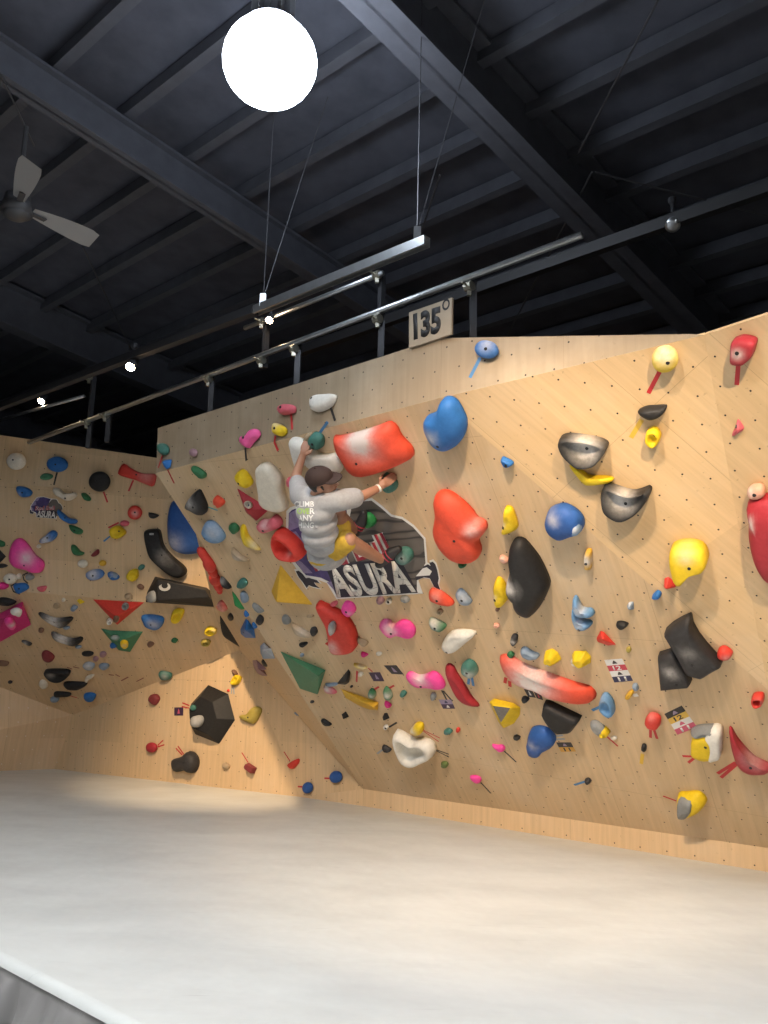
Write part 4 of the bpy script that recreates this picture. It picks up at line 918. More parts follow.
h('P','L','cream',.05,'ring','white washer ring below the left yellow block',el(60,128,25,19),nob=True)
h('P','L','yellow',.09,'facet','right one of two yellow block holds above the long red boat',[(185,92),(200,66),(270,65),(302,100),(300,140),(255,156),(212,127)],top=.5,ap=(-4,-2))
h('P','L','cream',.07,'ring','white washer ring at the left of the right yellow block',el(212,118,26,25),nob=True)
h('P','L','slate',.04,'edge','slate chip below the number card with two grades',[(545,267),(570,262),(582,295),(556,292)],nob=True)
h('P','L','gold',.04,'edge','yellow brown curved chip below the number card with two grades',[(500,342),(520,312),(545,300),(550,322),(522,352)],nob=True)
t('P','L','white',[(550,328),(578,324)],'short white tape right of the yellow brown chip',.03)
h('P','L','sky',.09,'jug','blue cup jug with a blue tape right of the long red boat',[(352,372),(365,330),(395,325),(430,372),(438,430),(415,448),(380,422),(358,402)],ck=(370,350,25,.3),nob=True)
t('P','L','blue',[(357,394),(308,416)],'blue tape strip left of the blue cup jug',.026)
h('P','L','grey',.06,'dome','grey hold with yellow fingers below the black shield',[(295,492),(330,485),(380,520),(405,547),(400,565),(350,565),(310,532)],ck=(315,535,18,.7),nob=True)
h('P','L','yellow',.075,'edge','yellow ribbed hold on the right of the grey one below the black shield',[(345,545),(375,520),(408,548),(402,566),(365,562)],nob=True,lump=.2)
t('P','L','red',[(395,570),(460,628)],'red tape strip below the grey hold with yellow fingers',.016)
h('P','L','cream',.02,'dome','small cream chip right of the red tape below the grey hold',el(435,580,20,11),nob=True)
h('P','L','red',.11,'ball','red ball hold with a pair of red tapes',[(620,480),(635,442),(660,430),(710,450),(715,490),(690,520),(650,515),(630,500)],ck=(660,450,25,.2),nob=True)
t('P','L','red',[(653,515),(653,578)],'left one of two red tapes below the red ball',.022)
t('P','L','red',[(668,515),(692,584)],'right one of two red tapes below the red ball',.022)
h('P','L','black',.04,'dome','small black knob below the red ball with tapes',[(597,640),(605,618),(625,625),(626,655),(607,656)],nob=True)
t('P','L','yellow',[(606,673),(598,732)],'yellow tape strip below the small black knob',.03)
h('P','L','dark',.04,'edge','dark foothold with a grey blue tape low in the middle',[(262,830),(285,820),(303,840),(280,851)],nob=True)
t('P','L','blue',[(266,836),(202,857)],'grey blue tape strip left of the low dark foothold',.022)
h('Q','L','yellow',.14,'slab','yellow half of the two coloured block beside the number card',[(312,830),(330,800),(400,790),(440,790),(440,945),(385,950),(310,915)],smoothed=False,nob=True,b=(400,865),lump=.03)
h('Q','L','white',.145,'slab','white half of the two coloured block beside the number card',[(395,790),(440,765),(475,770),(492,800),(485,930),(452,946),(418,950),(430,870)],nob=True,lump=.03)
h('Q','L','grey',.13,'edge','grey sloping top of the yellow and white block',[(298,796),(345,770),(440,764),(480,772),(470,790),(400,792),(330,806)],nob=True)
t('Q','L','red',[(255,937),(338,940)],'upper of two red tapes at the yellow and white block',.022)
t('Q','L','red',[(290,976),(340,937)],'lower of two red tapes at the yellow and white block',.022)
h('R','L','crimson',.13,'edge','crimson banana hold at the lower right picture edge',[(553,170),(565,155),(600,213),(680,300),(758,340),(778,355),(760,380),(710,386),(660,382),(612,350),(575,285)],ck=(690,300,60,.35),b=(672,337),ap=(15,-10))
t('R','L','red',[(500,377),(592,320)],'upper of two red tapes left of the crimson banana',.026)
t('R','L','red',[(517,398),(602,325)],'lower of two red tapes left of the crimson banana',.026)
h('R','L','yellow',.14,'edge','yellow drum hold with grey face low at the right',[(293,497),(340,487),(400,485),(440,525),(420,562),(350,600),(297,580)],ck=(330,540,42,.0),b=None,nob=True,ap=(-25,5))
h('R','L','grey',.165,'slab','grey rubbed face of the yellow drum hold',[(302,500),(345,497),(376,503),(372,550),(352,578),(325,590),(302,577)],nob=True,smoothed=True)
t('R','L','red',[(220,492),(288,517)],'red tape strip left of the yellow drum hold',.016)
# ------------------------------------------------------------------ pieces that belong to a hold
def part_of(child_label, parent_label, name):
    c, p = by_label(child_label), by_label(parent_label)
    m = c.matrix_basis.copy()
    for k in ('label', 'category', 'group'):
        if k in c: del c[k]
    c.name = name; c.parent = p; c.matrix_parent_inverse = Matrix.Identity(4); c.matrix_basis = PM(p).inverted() @ m
    return c
part_of('grey rubbed face of the yellow drum hold', 'yellow drum hold with grey face low at the right', 'rubbed_face')['label'] = 'grey rubbed face'
part_of('grey sloping top of the yellow and white block', 'yellow half of the two coloured block beside the number card', 'sloping_top')['label'] = 'grey sloping top'
part_of('white half of the two coloured block beside the number card', 'yellow half of the two coloured block beside the number card', 'pale_half')['label'] = 'white half'
by_label('yellow half of the two coloured block beside the number card')['label'] = 'yellow and white block hold with grey top beside the number card'
part_of('white washer ring below the left yellow block', 'left one of two yellow block holds above the long red boat', 'washer_ring')['label'] = 'white washer ring'
part_of('white washer ring at the left of the right yellow block', 'right one of two yellow block holds above the long red boat', 'washer_ring')['label'] = 'white washer ring'
part_of('yellow ribbed hold on the right of the grey one below the black shield', 'grey hold with yellow fingers below the black shield', 'fingers')['label'] = 'yellow ribbed fingers'
part_of('chalky nub at the lower right of the round blue ball volume', 'round blue ball volume with two chalk spots', 'nub')['label'] = 'chalky blue nub'
part_of('brown knob on top of the yellow jug beside the black heptagon', 'yellow jug with brown top above right of the black heptagon volume', 'knob')['label'] = 'brown knob'
part_of('brown wooden looking chip left of the dark teal wedge', 'dark teal wedge hold with blue tape above the climber', 'wooden_base')['label'] = 'brown wooden looking base'
# pale maker's plate and horned emblem on the two black volumes
def patch_on(host_label, z, pts, m, name, lab, w=None, closed=True):
    host = by_label(host_label); mw = PM(host); inv = mw.inverted(); bb = bmesh.new(); bb.from_mesh(host.data); bvh = BVHTree.FromBMesh(bb); bb.free()
    bm = bmesh.new(); e0 = inv @ EYE; vs = []
    for q in pts:
        r_ = bvh.ray_cast(e0, (inv.to_3x3() @ ray(px(z, q))).normalized())
        if r_[0] is None: return
        vs.append(bm.verts.new(r_[0] + r_[1] * .002))
    bm.faces.new(vs); bmesh.ops.triangulate(bm, faces=bm.faces); bmesh.ops.recalc_face_normals(bm, faces=bm.faces)
    bmesh.ops.solidify(bm, geom=bm.faces[:], thickness=.001)
    obj(name, bm, m, host, mw)['label'] = lab
GREYP = plain('grey_print', (.40, .40, .39), .6)
patch_on('long black boomerang volume standing upright on the left wall', 'B', [(217, 566), (240, 566), (240, 576), (217, 576)], GREYP, 'label_plate', 'small pale plate')
arc = [(300 + 32 * math.cos(rad(a_)), 92 + 24 * math.sin(rad(a_))) for a_ in range(-60, 215, 25)]
arc2 = [(300 + 18 * math.cos(rad(a_)), 86 + 15 * math.sin(rad(a_))) for a_ in range(214, -61, -25)]
patch_on('long black box volume with pale horned emblem beside the overhang', 'D', arc + arc2, GREYP, 'emblem', 'pale horned ring emblem')

patch_on('yellow triangular hold with a grey rubbed face', 'O', [(374, 389), (474, 402), (419, 488)], plain('rubbed_grey', (.16, .15, .14), .8, 0, .2, 40), 'rubbed_face', 'grey rubbed face')
# ------------------------------------------------------------------ grade cards
PRINT = {k: plain('print_' + k, c_, .55) for k, c_ in dict(white=(.70, .69, .67), red=(.50, .05, .08), navy=(.035, .035, .09), black=(.03, .026, .024), yellow=(.66, .42, .07), pink=(.52, .09, .16), purple=(.05, .025, .06), lilac=(.30, .24, .36), orange=(.62, .33, .06), dark=(.035, .03, .035)).items()}
def card(z, pl, quad, bands, label):
    """quad [tl, tr, br, bl] in px; bands: (colour, words, ink, has_mark)"""
    p = PL[pl]; q = [p.hit(px(z, k)) for k in quad]
    root = empty('grade_card', None, label, 'card', 'grade cards on the plywood', mw=p.mat(q[0]))
    for i, (c_, s, ink, mark) in enumerate(bands):
        t0, t1 = i / len(bands), (i + 1) / len(bands)
        tl, bl, tr, br = q[0].lerp(q[3], t0), q[0].lerp(q[3], t1), q[1].lerp(q[2], t0), q[1].lerp(q[2], t1)
        bd = flat('band', [tl, tr, br, bl], PRINT[c_], root, p, .002, .002); bd['label'] = c_ + ' band'
        Q = [bl, br, tr, tl]
        if s: lettering('number', s, [bilin(Q, .28, .14), bilin(Q, .72, .14), bilin(Q, .72, .88), bilin(Q, .28, .88)], PRINT[ink], bd, p, .0032, .02)
        if mark: flat('emblem', [bilin(Q, .36, .25), bilin(Q, .64, .25), bilin(Q, .58, .6), bilin(Q, .5, .85), bilin(Q, .42, .6)], PRINT[ink], bd, p, .003, .0008)
    return root
card('P', 'L', [(380, 118), (485, 110), (550, 240), (440, 250)], [('white', None, 'dark', 1), ('red', '12', 'white', 0), ('white', None, 'dark', 1), ('navy', '11', 'white', 0)], 'white red and navy card with grades 12 and 11 in mid wall')
card('Q', 'L', [(147, 683), (250, 633), (342, 762), (225, 808)], [('black', None, 'lilac', 1), ('yellow', '12', 'black', 0), ('white', None, 'pink', 1), ('pink', '11', 'white', 0)], 'black yellow and pink card with grades 12 and 11 at the right')
card('T', 'L', [(247, 80), (320, 78), (348, 135), (280, 135)], [('purple', None, 'lilac', 1)], 'dark purple diamond card right of the black fin hold')
card('T', 'L', [(345, 35), (425, 33), (472, 92), (395, 88)], [('dark', None, 'lilac', 1)], 'dark blue diamond card left of the chalky pink peanut')
card('O', 'L', [(52, 352), (125, 352), (148, 405), (78, 405)], [('lilac', None, 'navy', 1), ('purple', None, 'white', 1)], 'small lilac and purple card below the chalky pink peanut')
card('O', 'L', [(555, 290), (600, 290), (625, 340), (580, 335)], [('dark', None, 'white', 1)], 'left dark card under the long red boat hold')
card('O', 'L', [(612, 303), (655, 315), (668, 355), (632, 343)], [('dark', None, 'red', 1)], 'right dark card under the long red boat hold')
card('P', 'L', [(97, 605), (182, 605), (212, 658), (125, 660)], [('dark', None, 'lilac', 1), ('orange', '11', 'dark', 0)], 'dark and orange card right of the blue two lobed ball')
card('U', 'B', [(353, 260), (402, 260), (402, 305), (353, 305)], [('purple', None, 'pink', 1)], 'dark purple square card left of the black heptagon volume')

# ------------------------------------------------------------------ painted gym banner on the overhang and its small copy on the left wall
def strata(name):
    m, nt, bs = new_mat(name)
    tc = N(nt, 'ShaderNodeTexCoord'); mp = N(nt, 'ShaderNodeMapping'); nt.links.new(tc.outputs['Object'], mp.inputs[0]); mp.inputs['Scale'].default_value = (.35, 1, 1)
    w = N(nt, 'ShaderNodeTexWave'); w.wave_type = 'BANDS'; w.bands_direction = 'Y'; w.inputs['Scale'].default_value = 2.6; w.inputs['Distortion'].default_value = 11; w.inputs['Detail'].default_value = 2; w.inputs['Detail Scale'].default_value = 1.3
    nt.links.new(mp.outputs[0], w.inputs['Vector'])
    c = ramp(nt, w.outputs['Fac'], [(.0, (.02, .018, .018)), (.10, (.03, .026, .026)), (.16, (.12, .10, .088)), (.9, (.15, .13, .115))])
    g = noise(nt, tc.outputs['Object'], 9, 3); c = mix(nt, math_(nt, 'MULTIPLY', g, .5), c, (.08, .068, .06, 1))
    nt.links.new(c, bs.inputs['Base Color']); bs.inputs['Roughness'].default_value = .6; return m
ROCK = strata('printed_rock')
CRACK, nt_, bs_ = new_mat('distressed_white')
tc_ = N(nt_, 'ShaderNodeTexCoord'); vo = N(nt_, 'ShaderNodeTexVoronoi'); vo.feature = 'DISTANCE_TO_EDGE'; vo.inputs['Scale'].default_value = 9; nt_.links.new(tc_.outputs['Object'], vo.inputs['Vector'])
nt_.links.new(ramp(nt_, vo.outputs['Distance'], [(.008, (.25, .24, .23)), (.02, (.68, .66, .61))]), bs_.inputs['Base Color']); bs_.inputs['Roughness'].default_value = .6
PURPLE = plain('print_purple_rock', (.055, .038, .14), .6, 0, .35, 14); LILAC = plain('print_lilac_rock', (.23, .19, .33), .6, 0, .2, 14); NAVY = plain('print_navy', (.02, .018, .032), .6); REDP = plain('print_red', (.34, .02, .045), .6)
def banner(p, f, label, group):
    """f maps a pixel of the big banner to a point on plane p"""
    outer = [(290, 507.5), (286.5, 511), (286, 531), (288.5, 557), (294, 565), (303, 578), (319, 580), (327, 583), (336.5, 599), (423, 593.5), (418.5, 580.5), (427.5, 563.5), (425.5, 538), (414, 525), (402.5, 517), (391.7, 514.5), (381.6, 505.3), (372, 498), (361, 499.5), (340, 502), (310, 500)]
    root = empty('gym_banner', None, label, 'sign', group, mw=p.mat(f(outer[0])))
    q = lambda pts: [f(k) for k in pts]
    ln = lambda nm, pts, m, off, lab=None: flat(nm, q(pts), m, root, p, off, .0012)
    ln('white_backing', outer, PAPER, .0015)
    cx_, cy_ = 356, 545
    ins = [(cx_ + (x - cx_) * .972, cy_ + (y - cy_) * .962) for x, y in outer]
    ln('rock_print', [(352, 505), (361, 501.5), (371.5, 500.5), (380.5, 507.3), (391, 516.5), (402, 519), (413, 527), (423.8, 539), (425.6, 563), (417, 580), (417, 592), (345, 592), (345, 545)], ROCK, .0026)
    ln('purple_print', [(292, 510), (289, 513), (288.5, 531), (291, 556), (297, 564), (306, 575), (321, 577.5), (330, 582), (337, 596), (345, 594), (350, 540), (346, 504), (312, 502)], PURPLE, .0027)
    for pts in ([(289.5, 513), (299, 508), (301, 526), (288.8, 531)], [(288.9, 533), (296, 531), (306, 545), (292, 555)], [(293, 557), (302, 562), (313, 573), (304, 573)], [(327, 582), (334, 581), (338, 594)]): ln('facet_print', pts, LILAC, .0036)
    ln('word_panel', [(326, 567), (345, 563), (384, 559.5), (399, 556), (410, 577), (418, 592.5), (337.5, 597.5), (333, 585)], NAVY, .0044)
    Y = lambda x, y: f(px('Y', (x, y)))
    lettering('word', 'ASURA', [Y(47, 688), Y(556, 652), Y(470, 446), Y(-36, 490)], CRACK, root, p, .0062, .035)
    RB = [f((316, 571.5)), f((392.5, 553)), f((382.5, 532.5)), f((306, 550))]
    lettering('word_outline', 'Red Bull', RB, PAPER, root, p, .0050, .06)
    lettering('word', 'Red Bull', RB, REDP, root, p, .0062, .012)
    # two little climbing figures, dark with a pale rim
    figR = [(415.3, 577), (424, 566), (428, 564), (431, 566), (429.5, 562.5), (433, 561.5), (435.5, 564), (437.5, 570), (439, 578), (438, 583), (441, 591), (434, 586), (430, 578), (424, 577), (417, 580)]
    figL = [(296, 571), (299, 570.5), (303, 574), (306, 578), (309, 577.5), (317, 580), (320, 583), (314, 582), (316, 585), (320, 588), (313, 586.5), (309, 585), (307, 588), (303, 582), (299, 577)]
    for fg in (figR, figL):
        mx, my = sum(k[0] for k in fg) / len(fg), sum(k[1] for k in fg) / len(fg)
        ln('figure_rim', [(mx + (x - mx) * 1.14, my + (y - my) * 1.18) for x, y in fg], PAPER, .0022)
        ln('climber_figure', fg, NAVY, .0040)
    ln('figure_arm', [(416, 576), (423, 568), (427, 567), (432, 571), (430, 575), (423, 575.5)], PAPER, .0052)
    return root
banner(pL, lambda k: pL.hit(k), 'large painted gym banner behind the climber reading ASURA', None)
bo = pL.hit((356, 548)); def_s = None
def small(k):
    w = pL.loc(pL.hit(k)) - pL.loc(bo); c_ = pU.hit((47.6, 507.5)); s = SM
    return c_ + pU.u * w.x * s + pU.v * w.y * s
SM = 1.0
wd = (small((425, 540)) - small((288, 540))).length; tg = (pU.hit((62.5, 508)) - pU.hit((32.5, 505))).length
SM = tg / wd
banner(pU, small, 'small purple gym banner among holds on the left wall', None)

# ------------------------------------------------------------------ the 135 degree sign
bH = Plane(pH.P + nv * .025, nv, dL)
q = [bH.hit(k) for k in ((409, 348), (451.3, 334), (452, 297.5), (409, 312.5))]
sg = empty('angle_sign', None, 'plywood sign reading 135 degrees on top of the headwall', 'sign', mw=bH.mat(q[0]))
SIGNM = plain('sign_plywood', (.33, .27, .195), .6, 0, .08, 6)
flat('board', q, SIGNM, sg, bH, 0, .018)
lettering('numerals', '135', [bilin(q, .12, .17), bilin(q, .76, .13), bilin(q, .76, .88), bilin(q, .10, .92)], INK, sg, bH, .002, .055)
c_ = bilin(q, .87, .86); bm = bmesh.new(); inv = PM(sg).inverted(); R1, R2, ns = .042, .026, 24
rr = [[inv @ (c_ + bH.n * .002 + (bH.u * math.cos(2 * math.pi * i / ns) * .8 + bH.v * math.sin(2 * math.pi * i / ns)) * r) for i in range(ns)] for r in (R1, R2)]
vv = [[bm.verts.new(k) for k in r] for r in rr]
for i in range(ns): bm.faces.new((vv[0][i], vv[0][(i + 1) % ns], vv[1][(i + 1) % ns], vv[1][i]))
bmesh.ops.recalc_face_normals(bm, faces=bm.faces); bmesh.ops.solidify(bm, geom=bm.faces[:], thickness=.001)
obj('degree_ring', bm, INK, sg, PM(sg))

# ------------------------------------------------------------------ pipes, posts, rails above the wall
GALV = plain('galvanised_pipe', (.50, .52, .54), .36, .9, .08, 12); POST = plain('painted_post', (.05, .052, .060), .5, .2); CLAMP = plain('clamp_zinc', (.50, .48, .40), .4, .8)
pP = Plane(H1 - nv * .30, nv, dL); pP2 = Plane(H1 - nv * .28, nv, dL); pRail = Plane(H1 + nv * .25, nv, dL)
def pipe(name, P, k0, k1, r, label, m=GALV):
    p_, q_ = P.hit(k0), P.hit(k1); bm = bmesh.new(); o0 = p_.lerp(q_, .5)
    tube(bm, p_ - o0, q_ - o0, r, 12); smooth(bm); tube(bm, p_ - o0, p_ - o0 + (q_ - p_).normalized() * -.004, r * .9, 12)
    o = obj(name, bm, m); o.location = o0; tag(o, label, 'pipe'); return p_, q_
pp = pipe('scaffold_pipe', pP, (28, 443), (582, 235), .026, 'long silver pipe carried by dark posts behind the headwall')
pu = pipe('scaffold_pipe', pP2, (245, 328), (383, 273), .022, 'short upper silver pipe above the long one at the centre')
pl2 = pipe('scaffold_pipe', pP2, (-30, 428), (84, 396), .020, 'short upper silver pipe above the left wall', GALV)
def clamp(bm, c_, ax, r):
    tube(bm, c_ - ax * .03, c_ + ax * .03, r + .012, 10); box(bm, Matrix.Translation(c_ + V((0, 0, -r - .02))), .03, .03, .05); tube(bm, c_ + nv * (r + .01), c_ + nv * (r + .055), .009, 6); ball(bm, c_ + nv * (r + .055), .010, 6, 4)
for i, (x, yb, yt, up, lb) in enumerate(((205, 420, 371, 0, 'first post from the left corner of the headwall'), (290, 392, 338, 0, 'second post along the headwall'), (375, 355, 312, 1, 'third post along the headwall beside the angle sign'), (467, 345, 280, 0, 'fourth post right of the angle sign'), (77, 450, 402, 1, 'left post above the left wall'), (103, 452, 410, 0, 'right post above the left wall'))):
    on = V((0, 0, 0)); r_ = ray((x, yt)); cpt = on_line((x, yt), pp[0], dL)
    root = empty('steel_post', cpt, 'dark steel post, %s' % lb, 'post', 'posts carrying the silver pipes')
    mw = Matrix.Translation(cpt)
    bm = bmesh.new(); zb = -.95 if x > 150 else -.30
    box(bm, Matrix.Translation(V((0, 0, (zb + .06) / 2)) - nv * .05), .05, .05, .06 - zb); obj('upright', bm, POST, root, mw)
    bm = bmesh.new(); clamp(bm, V((0, 0, 0)), dL, .026); obj('clamp', bm, CLAMP, root, mw)
    if up:
        up_c = on_line((x - 2, yt - 33), pu[0] if x > 150 else pl2[0], dL) - cpt; up_c = V((0, 0, up_c.z)) + nv * .02
        bm = bmesh.new(); bar(bm, V((0, 0, -.05)) - nv * .04, up_c + V((0, 0, .03)) - nv * .06, .05, .04, dL); obj('arm', bm, POST, root, mw)
        bm = bmesh.new(); clamp(bm, up_c, dL, .022); obj('clamp', bm, CLAMP, root, mw)
cpt = on_line((258, 352), pp[0], dL); root = empty('steel_post', cpt, 'short dark strut between the two silver pipes at the centre', 'post', 'posts carrying the silver pipes')
bm = bmesh.new(); zu = (on_line((256, 325), pu[0], dL) - cpt).z; bar(bm, V((0, 0, -.06)) - nv * .04, V((0, 0, zu + .04)) - nv * .04, .05, .04, dL); obj('upright', bm, POST, root, Matrix.Translation(cpt))
bm = bmesh.new(); clamp(bm, V((0, 0, 0)), dL, .026); obj('clamp', bm, CLAMP, root, Matrix.Translation(cpt))
bm = bmesh.new(); clamp(bm, V((0, 0, zu)) + nv * .02, dL, .022); obj('clamp', bm, CLAMP, root, Matrix.Translation(cpt))
# suspended channel rail with its hanger rods
p_, q_ = pRail.hit((256, 310.5)), pRail.hit((427, 241))
root = empty('hanging_rail', p_.lerp(q_, .5), 'long suspended steel channel rail hung from the roof on thin rods', 'rail'); o0 = p_.lerp(q_, .5); mw = Matrix.Translation(o0)
bm = bmesh.new(); up = V((0, 0, 1))
for dy, hh in ((-.03, .07), (.03, .07)): bar(bm, p_ - o0 + nv * dy, q_ - o0 + nv * dy, .006, hh)
bar(bm, p_ - o0 + up * .033, q_ - o0 + up * .033, .06, .006); bar(bm, p_ - o0 - up * .033 + nv * .022, q_ - o0 - up * .033 + nv * .022, .016, .005)
obj('channel', bm, GALV, root, mw)
for k, kt in (((415, 238), (419, 92)), ((262, 306), (262, 150))):
    c_ = on_line(k, p_, dL); t_ = V((c_.x, c_.y, 0)); zt = (RP - (V((c_.x, c_.y, 0)) - V((RP.x, RP.y, 0))).dot(V((nRoof.x, nRoof.y, 0))) / nRoof.z * V((0, 0, 1))).z + .35
    bm = bmesh.new(); tube(bm, c_ - o0 + up * .03, V((c_.x, c_.y, zt)) - o0, .005, 6); tube(bm, c_ - o0 + up * .08, V((c_.x, c_.y, zt)) + dL * .35 + dn * .3 - o0, .004, 6); obj('hanger_rod', bm, ROD, root, mw)
    bm = bmesh.new(); box(bm, Matrix.Translation(c_ - o0 + up * .06), .05, .05, .11); obj('bracket', bm, GALV, root, mw)
TRK = plain('track_black', (.022, .022, .025), .6)
t0_, t1_ = pRail.hit((-60, 430)), pRail.hit((255, 311)); o1 = t0_.lerp(t1_, .5)
bm = bmesh.new(); bar(bm, t0_ - o1, t1_ - o1, .07, .055); bar(bm, t0_ - o1 + up * .045, t1_ - o1 + up * .045, .025, .04)
o = obj('lighting_track', bm, TRK); o.location = o1; tag(o, 'dark lighting track continuing the channel rail to the left picture edge', 'track')
# dark lighting track behind, right
p_, q_ = Plane(H1 - nv * 1.0, nv, dL).hit((300, 352)), Plane(H1 - nv * 1.0, nv, dL).hit((800, 178)); o0 = p_.lerp(q_, .5)
bm = bmesh.new(); bar(bm, p_ - o0, q_ - o0, .07, .07); bar(bm, p_ - o0 + up * .05, q_ - o0 + up * .05, .03, .03)
o = obj('lighting_track', bm, TRK); o.location = o0; tag(o, 'dark lighting track running behind the long silver pipe to the right', 'track')
# small spotlights
def emis(name, col, s):
    m, nt, bs = new_mat(name); bs.inputs['Base Color'].default_value = (*col, 1); bs.inputs['Emission Color'].default_value = (*col, 1); bs.inputs['Emission Strength'].default_value = s; return m
WARM = emis('warm_bulb', (1, .72, .46), 60); OFFB = plain('bulb_glass', (.5, .5, .5), .2)
def spot(c_, label, aim, m, s=1.0):
    root = empty('spotlight', c_, label, 'spotlight', 'small spotlights on the rails'); mw = Matrix.Translation(c_); aim = aim.normalized()
    bm = bmesh.new(); tube(bm, V((0, 0, .02)), V((0, 0, .14)) * s, .012, 8); ball(bm, V((0, 0, .15)) * s, .028 * s, 8, 6); obj('stem', bm, POST, root, mw)
    bm = bmesh.new(); tube(bm, -aim * .05 * s, aim * .05 * s, .028 * s, 14, .048 * s); smooth(bm); obj('housing', bm, GALV if m is not WARM else POST, root, mw)
    bm = bmesh.new(); ball(bm, aim * .045 * s, .038 * s, 12, 8); smooth(bm); obj('bulb', bm, m, root, mw)
down = V((-.25, -.55, -.8))
spot(on_line((52, 414), pl2[0], dL) + V((0, 0, -.02)), 'lit warm spotlight above the left wall', down, WARM, 1.1)
SPOTB = on_line((140, 354), t0_, dL) + V((0, 0, -.20))
spot(SPOTB, 'lit spotlight on the dark rail left of the headwall corner', down, WARM, 1.2)
spot(on_line((273, 322), pu[0], dL), 'lit chrome spotlight under the short upper pipe', down, WARM, .9)
spot(pL.hit((677, 240)) * 0 + on_line((677, 238), p_, dL), 'unlit spotlight on the dark track at the right', down, OFFB, 1.1)

# ------------------------------------------------------------------ ceiling fan
zf = 5.55; hub = at_z((17, 207), zf)
root = empty('ceiling_fan', hub, 'three bladed ceiling fan under the dark roof at the upper left', 'fan'); mw = Matrix.Translation(hub)
FANM = plain('fan_blade_grey', (.52, .51, .50), .5); FAND = plain('fan_motor_dark', (.06, .06, .065), .5)
bm = bmesh.new(); tube(bm, V((0, 0, -.06)), V((0, 0, .10)), .13, 20, .10); ball(bm, V((0, 0, -.06)), .11, 16, 8, (1, 1, .5)); smooth(bm); obj('motor', bm, FAND, root, mw)
bm = bmesh.new(); tube(bm, V((0, 0, .1)), V((0, 0, .75)), .02, 8); obj('downrod', bm, FAND, root, mw)
a1 = at_z((93, 243), zf) - hub; ang = math.atan2(a1.y, a1.x); Lb = min(a1.length, .78)
a2 = at_z((36, 160), zf) - hub; ang2 = math.atan2(a2.y, a2.x); ANG = [ang, ang2, (ang + ang2) / 2 + math.pi]; PIT = -30
print('FAN', ang, ang2, a1.length, a2.length)
for k in range(3):
    m_ = Matrix.Rotation(ANG[k], 4, 'Z') @ Matrix.Rotation(rad(PIT), 4, 'X')
    bm = bmesh.new(); pr = []
    for i in range(9):
        t_ = i / 8; x = .13 + (Lb - .13) * t_; w = .06 + .06 * math.sin(math.pi * min(1, t_ * 1.15) * .5) * (1 if t_ < .95 else .7)
        pr.append((x, w))
    up_ = [bm.verts.new((x, w * .6, .01)) for x, w in pr]; lo_ = [bm.verts.new((x, -w, -.004)) for x, w in pr]
    for i in range(8): bm.faces.new((lo_[i], lo_[i + 1], up_[i + 1], up_[i]))
    bmesh.ops.solidify(bm, geom=bm.faces[:], thickness=.012); bmesh.ops.transform(bm, matrix=m_, verts=bm.verts)
    obj('blade', bm, FANM, root, mw)
    bm = bmesh.new(); bar(bm, m_ @ V((.09, 0, 0)), m_ @ V((.26, 0, 0)), .05, .012); obj('blade_arm', bm, FAND, root, mw)
LAMP_E = 26; LAMP_E2 = 680; EXPO = 0.33; FOLD_E = 2000; CUT_R, CUT_D = .55, .22
OTHER_LAMPS = [(-1.6, .3, 5.9), (-4.6, 1.9, 6.0), (3.6, .6, 5.9), (-5.0, -3.0, 6.2)]
FLOODS = [(None, (-1.9, 11.7, .7), 1000, 50, (1, .72, .44)), ((-.6, 1.2, 5.5), (1.5, 9.0, -.4), 1500, 46, (1, .72, .45))]
# ------------------------------------------------------------------ high bay lamps
LAMP = emis('lamp_diffuser', (.80, .89, 1.0), LAMP_E)
LAMP_B = emis('lamp_diffuser_full', (.97, .98, 1.0), LAMP_E2)
HOUS = plain('lamp_aluminium', (.35, .36, .38), .4, .6)
def high_bay(c_, label, r=.31, m=None):
    root = empty('high_bay_lamp', c_, label, 'lamp', 'high bay lamps under the roof'); mw = Matrix.Translation(c_)
    bm = bmesh.new(); ball(bm, V((0, 0, 0)), r, 28, 16, (1, 1, .92)); smooth(bm); obj('diffuser', bm, m or LAMP, root, mw)
    bm = bmesh.new(); tube(bm, V((0, 0, r * .78)), V((0, 0, r * 1.0)), r * .62, 24, r * .35); tube(bm, V((0, 0, r)), V((0, 0, r + .22)), r * .33, 16)
    for k in range(12):
        a_ = k * math.pi / 6; box(bm, Matrix.Translation((math.cos(a_) * r * .38, math.sin(a_) * r * .38, r + .11)) @ Matrix.Rotation(a_, 4, 'Z'), .06, .006, .2)
    obj('heat_sink', bm, HOUS, root, mw)
    if m is not None:                                 # deep reflector: the row behind the camera only throws downwards
        bm = bmesh.new(); ns = 36; zz = [(r * .5, r * 1.0), (r * 1.25, r * .6), (CUT_R, -CUT_D)]
        rg = [[bm.verts.new((q[0] * math.cos(2 * math.pi * i / ns), q[0] * math.sin(2 * math.pi * i / ns), q[1])) for i in range(ns)] for q in zz]
        for g0, g1 in zip(rg, rg[1:]):
            for i in range(ns): bm.faces.new((g0[i], g0[(i + 1) % ns], g1[(i + 1) % ns], g1[i])).smooth = True
        bmesh.ops.solidify(bm, geom=bm.faces[:], thickness=.006); obj('reflector', bm, HOUS, root, mw)
    bm = bmesh.new(); tube(bm, V((0, 0, r + .22)), V((0, 0, r + .60)), .012, 8); obj('hook_rod', bm, HOUS, root, mw)
d_ = ray((270, 62)); t_ = (5.72 - EYE.z) / d_.z
high_bay(EYE + d_ * t_, 'dazzling round white lamp under the roof at the top of the picture')
for q_ in OTHER_LAMPS: high_bay(V(q_), 'round white lamp of the same row hung outside the picture', m=LAMP_B, r=.17)
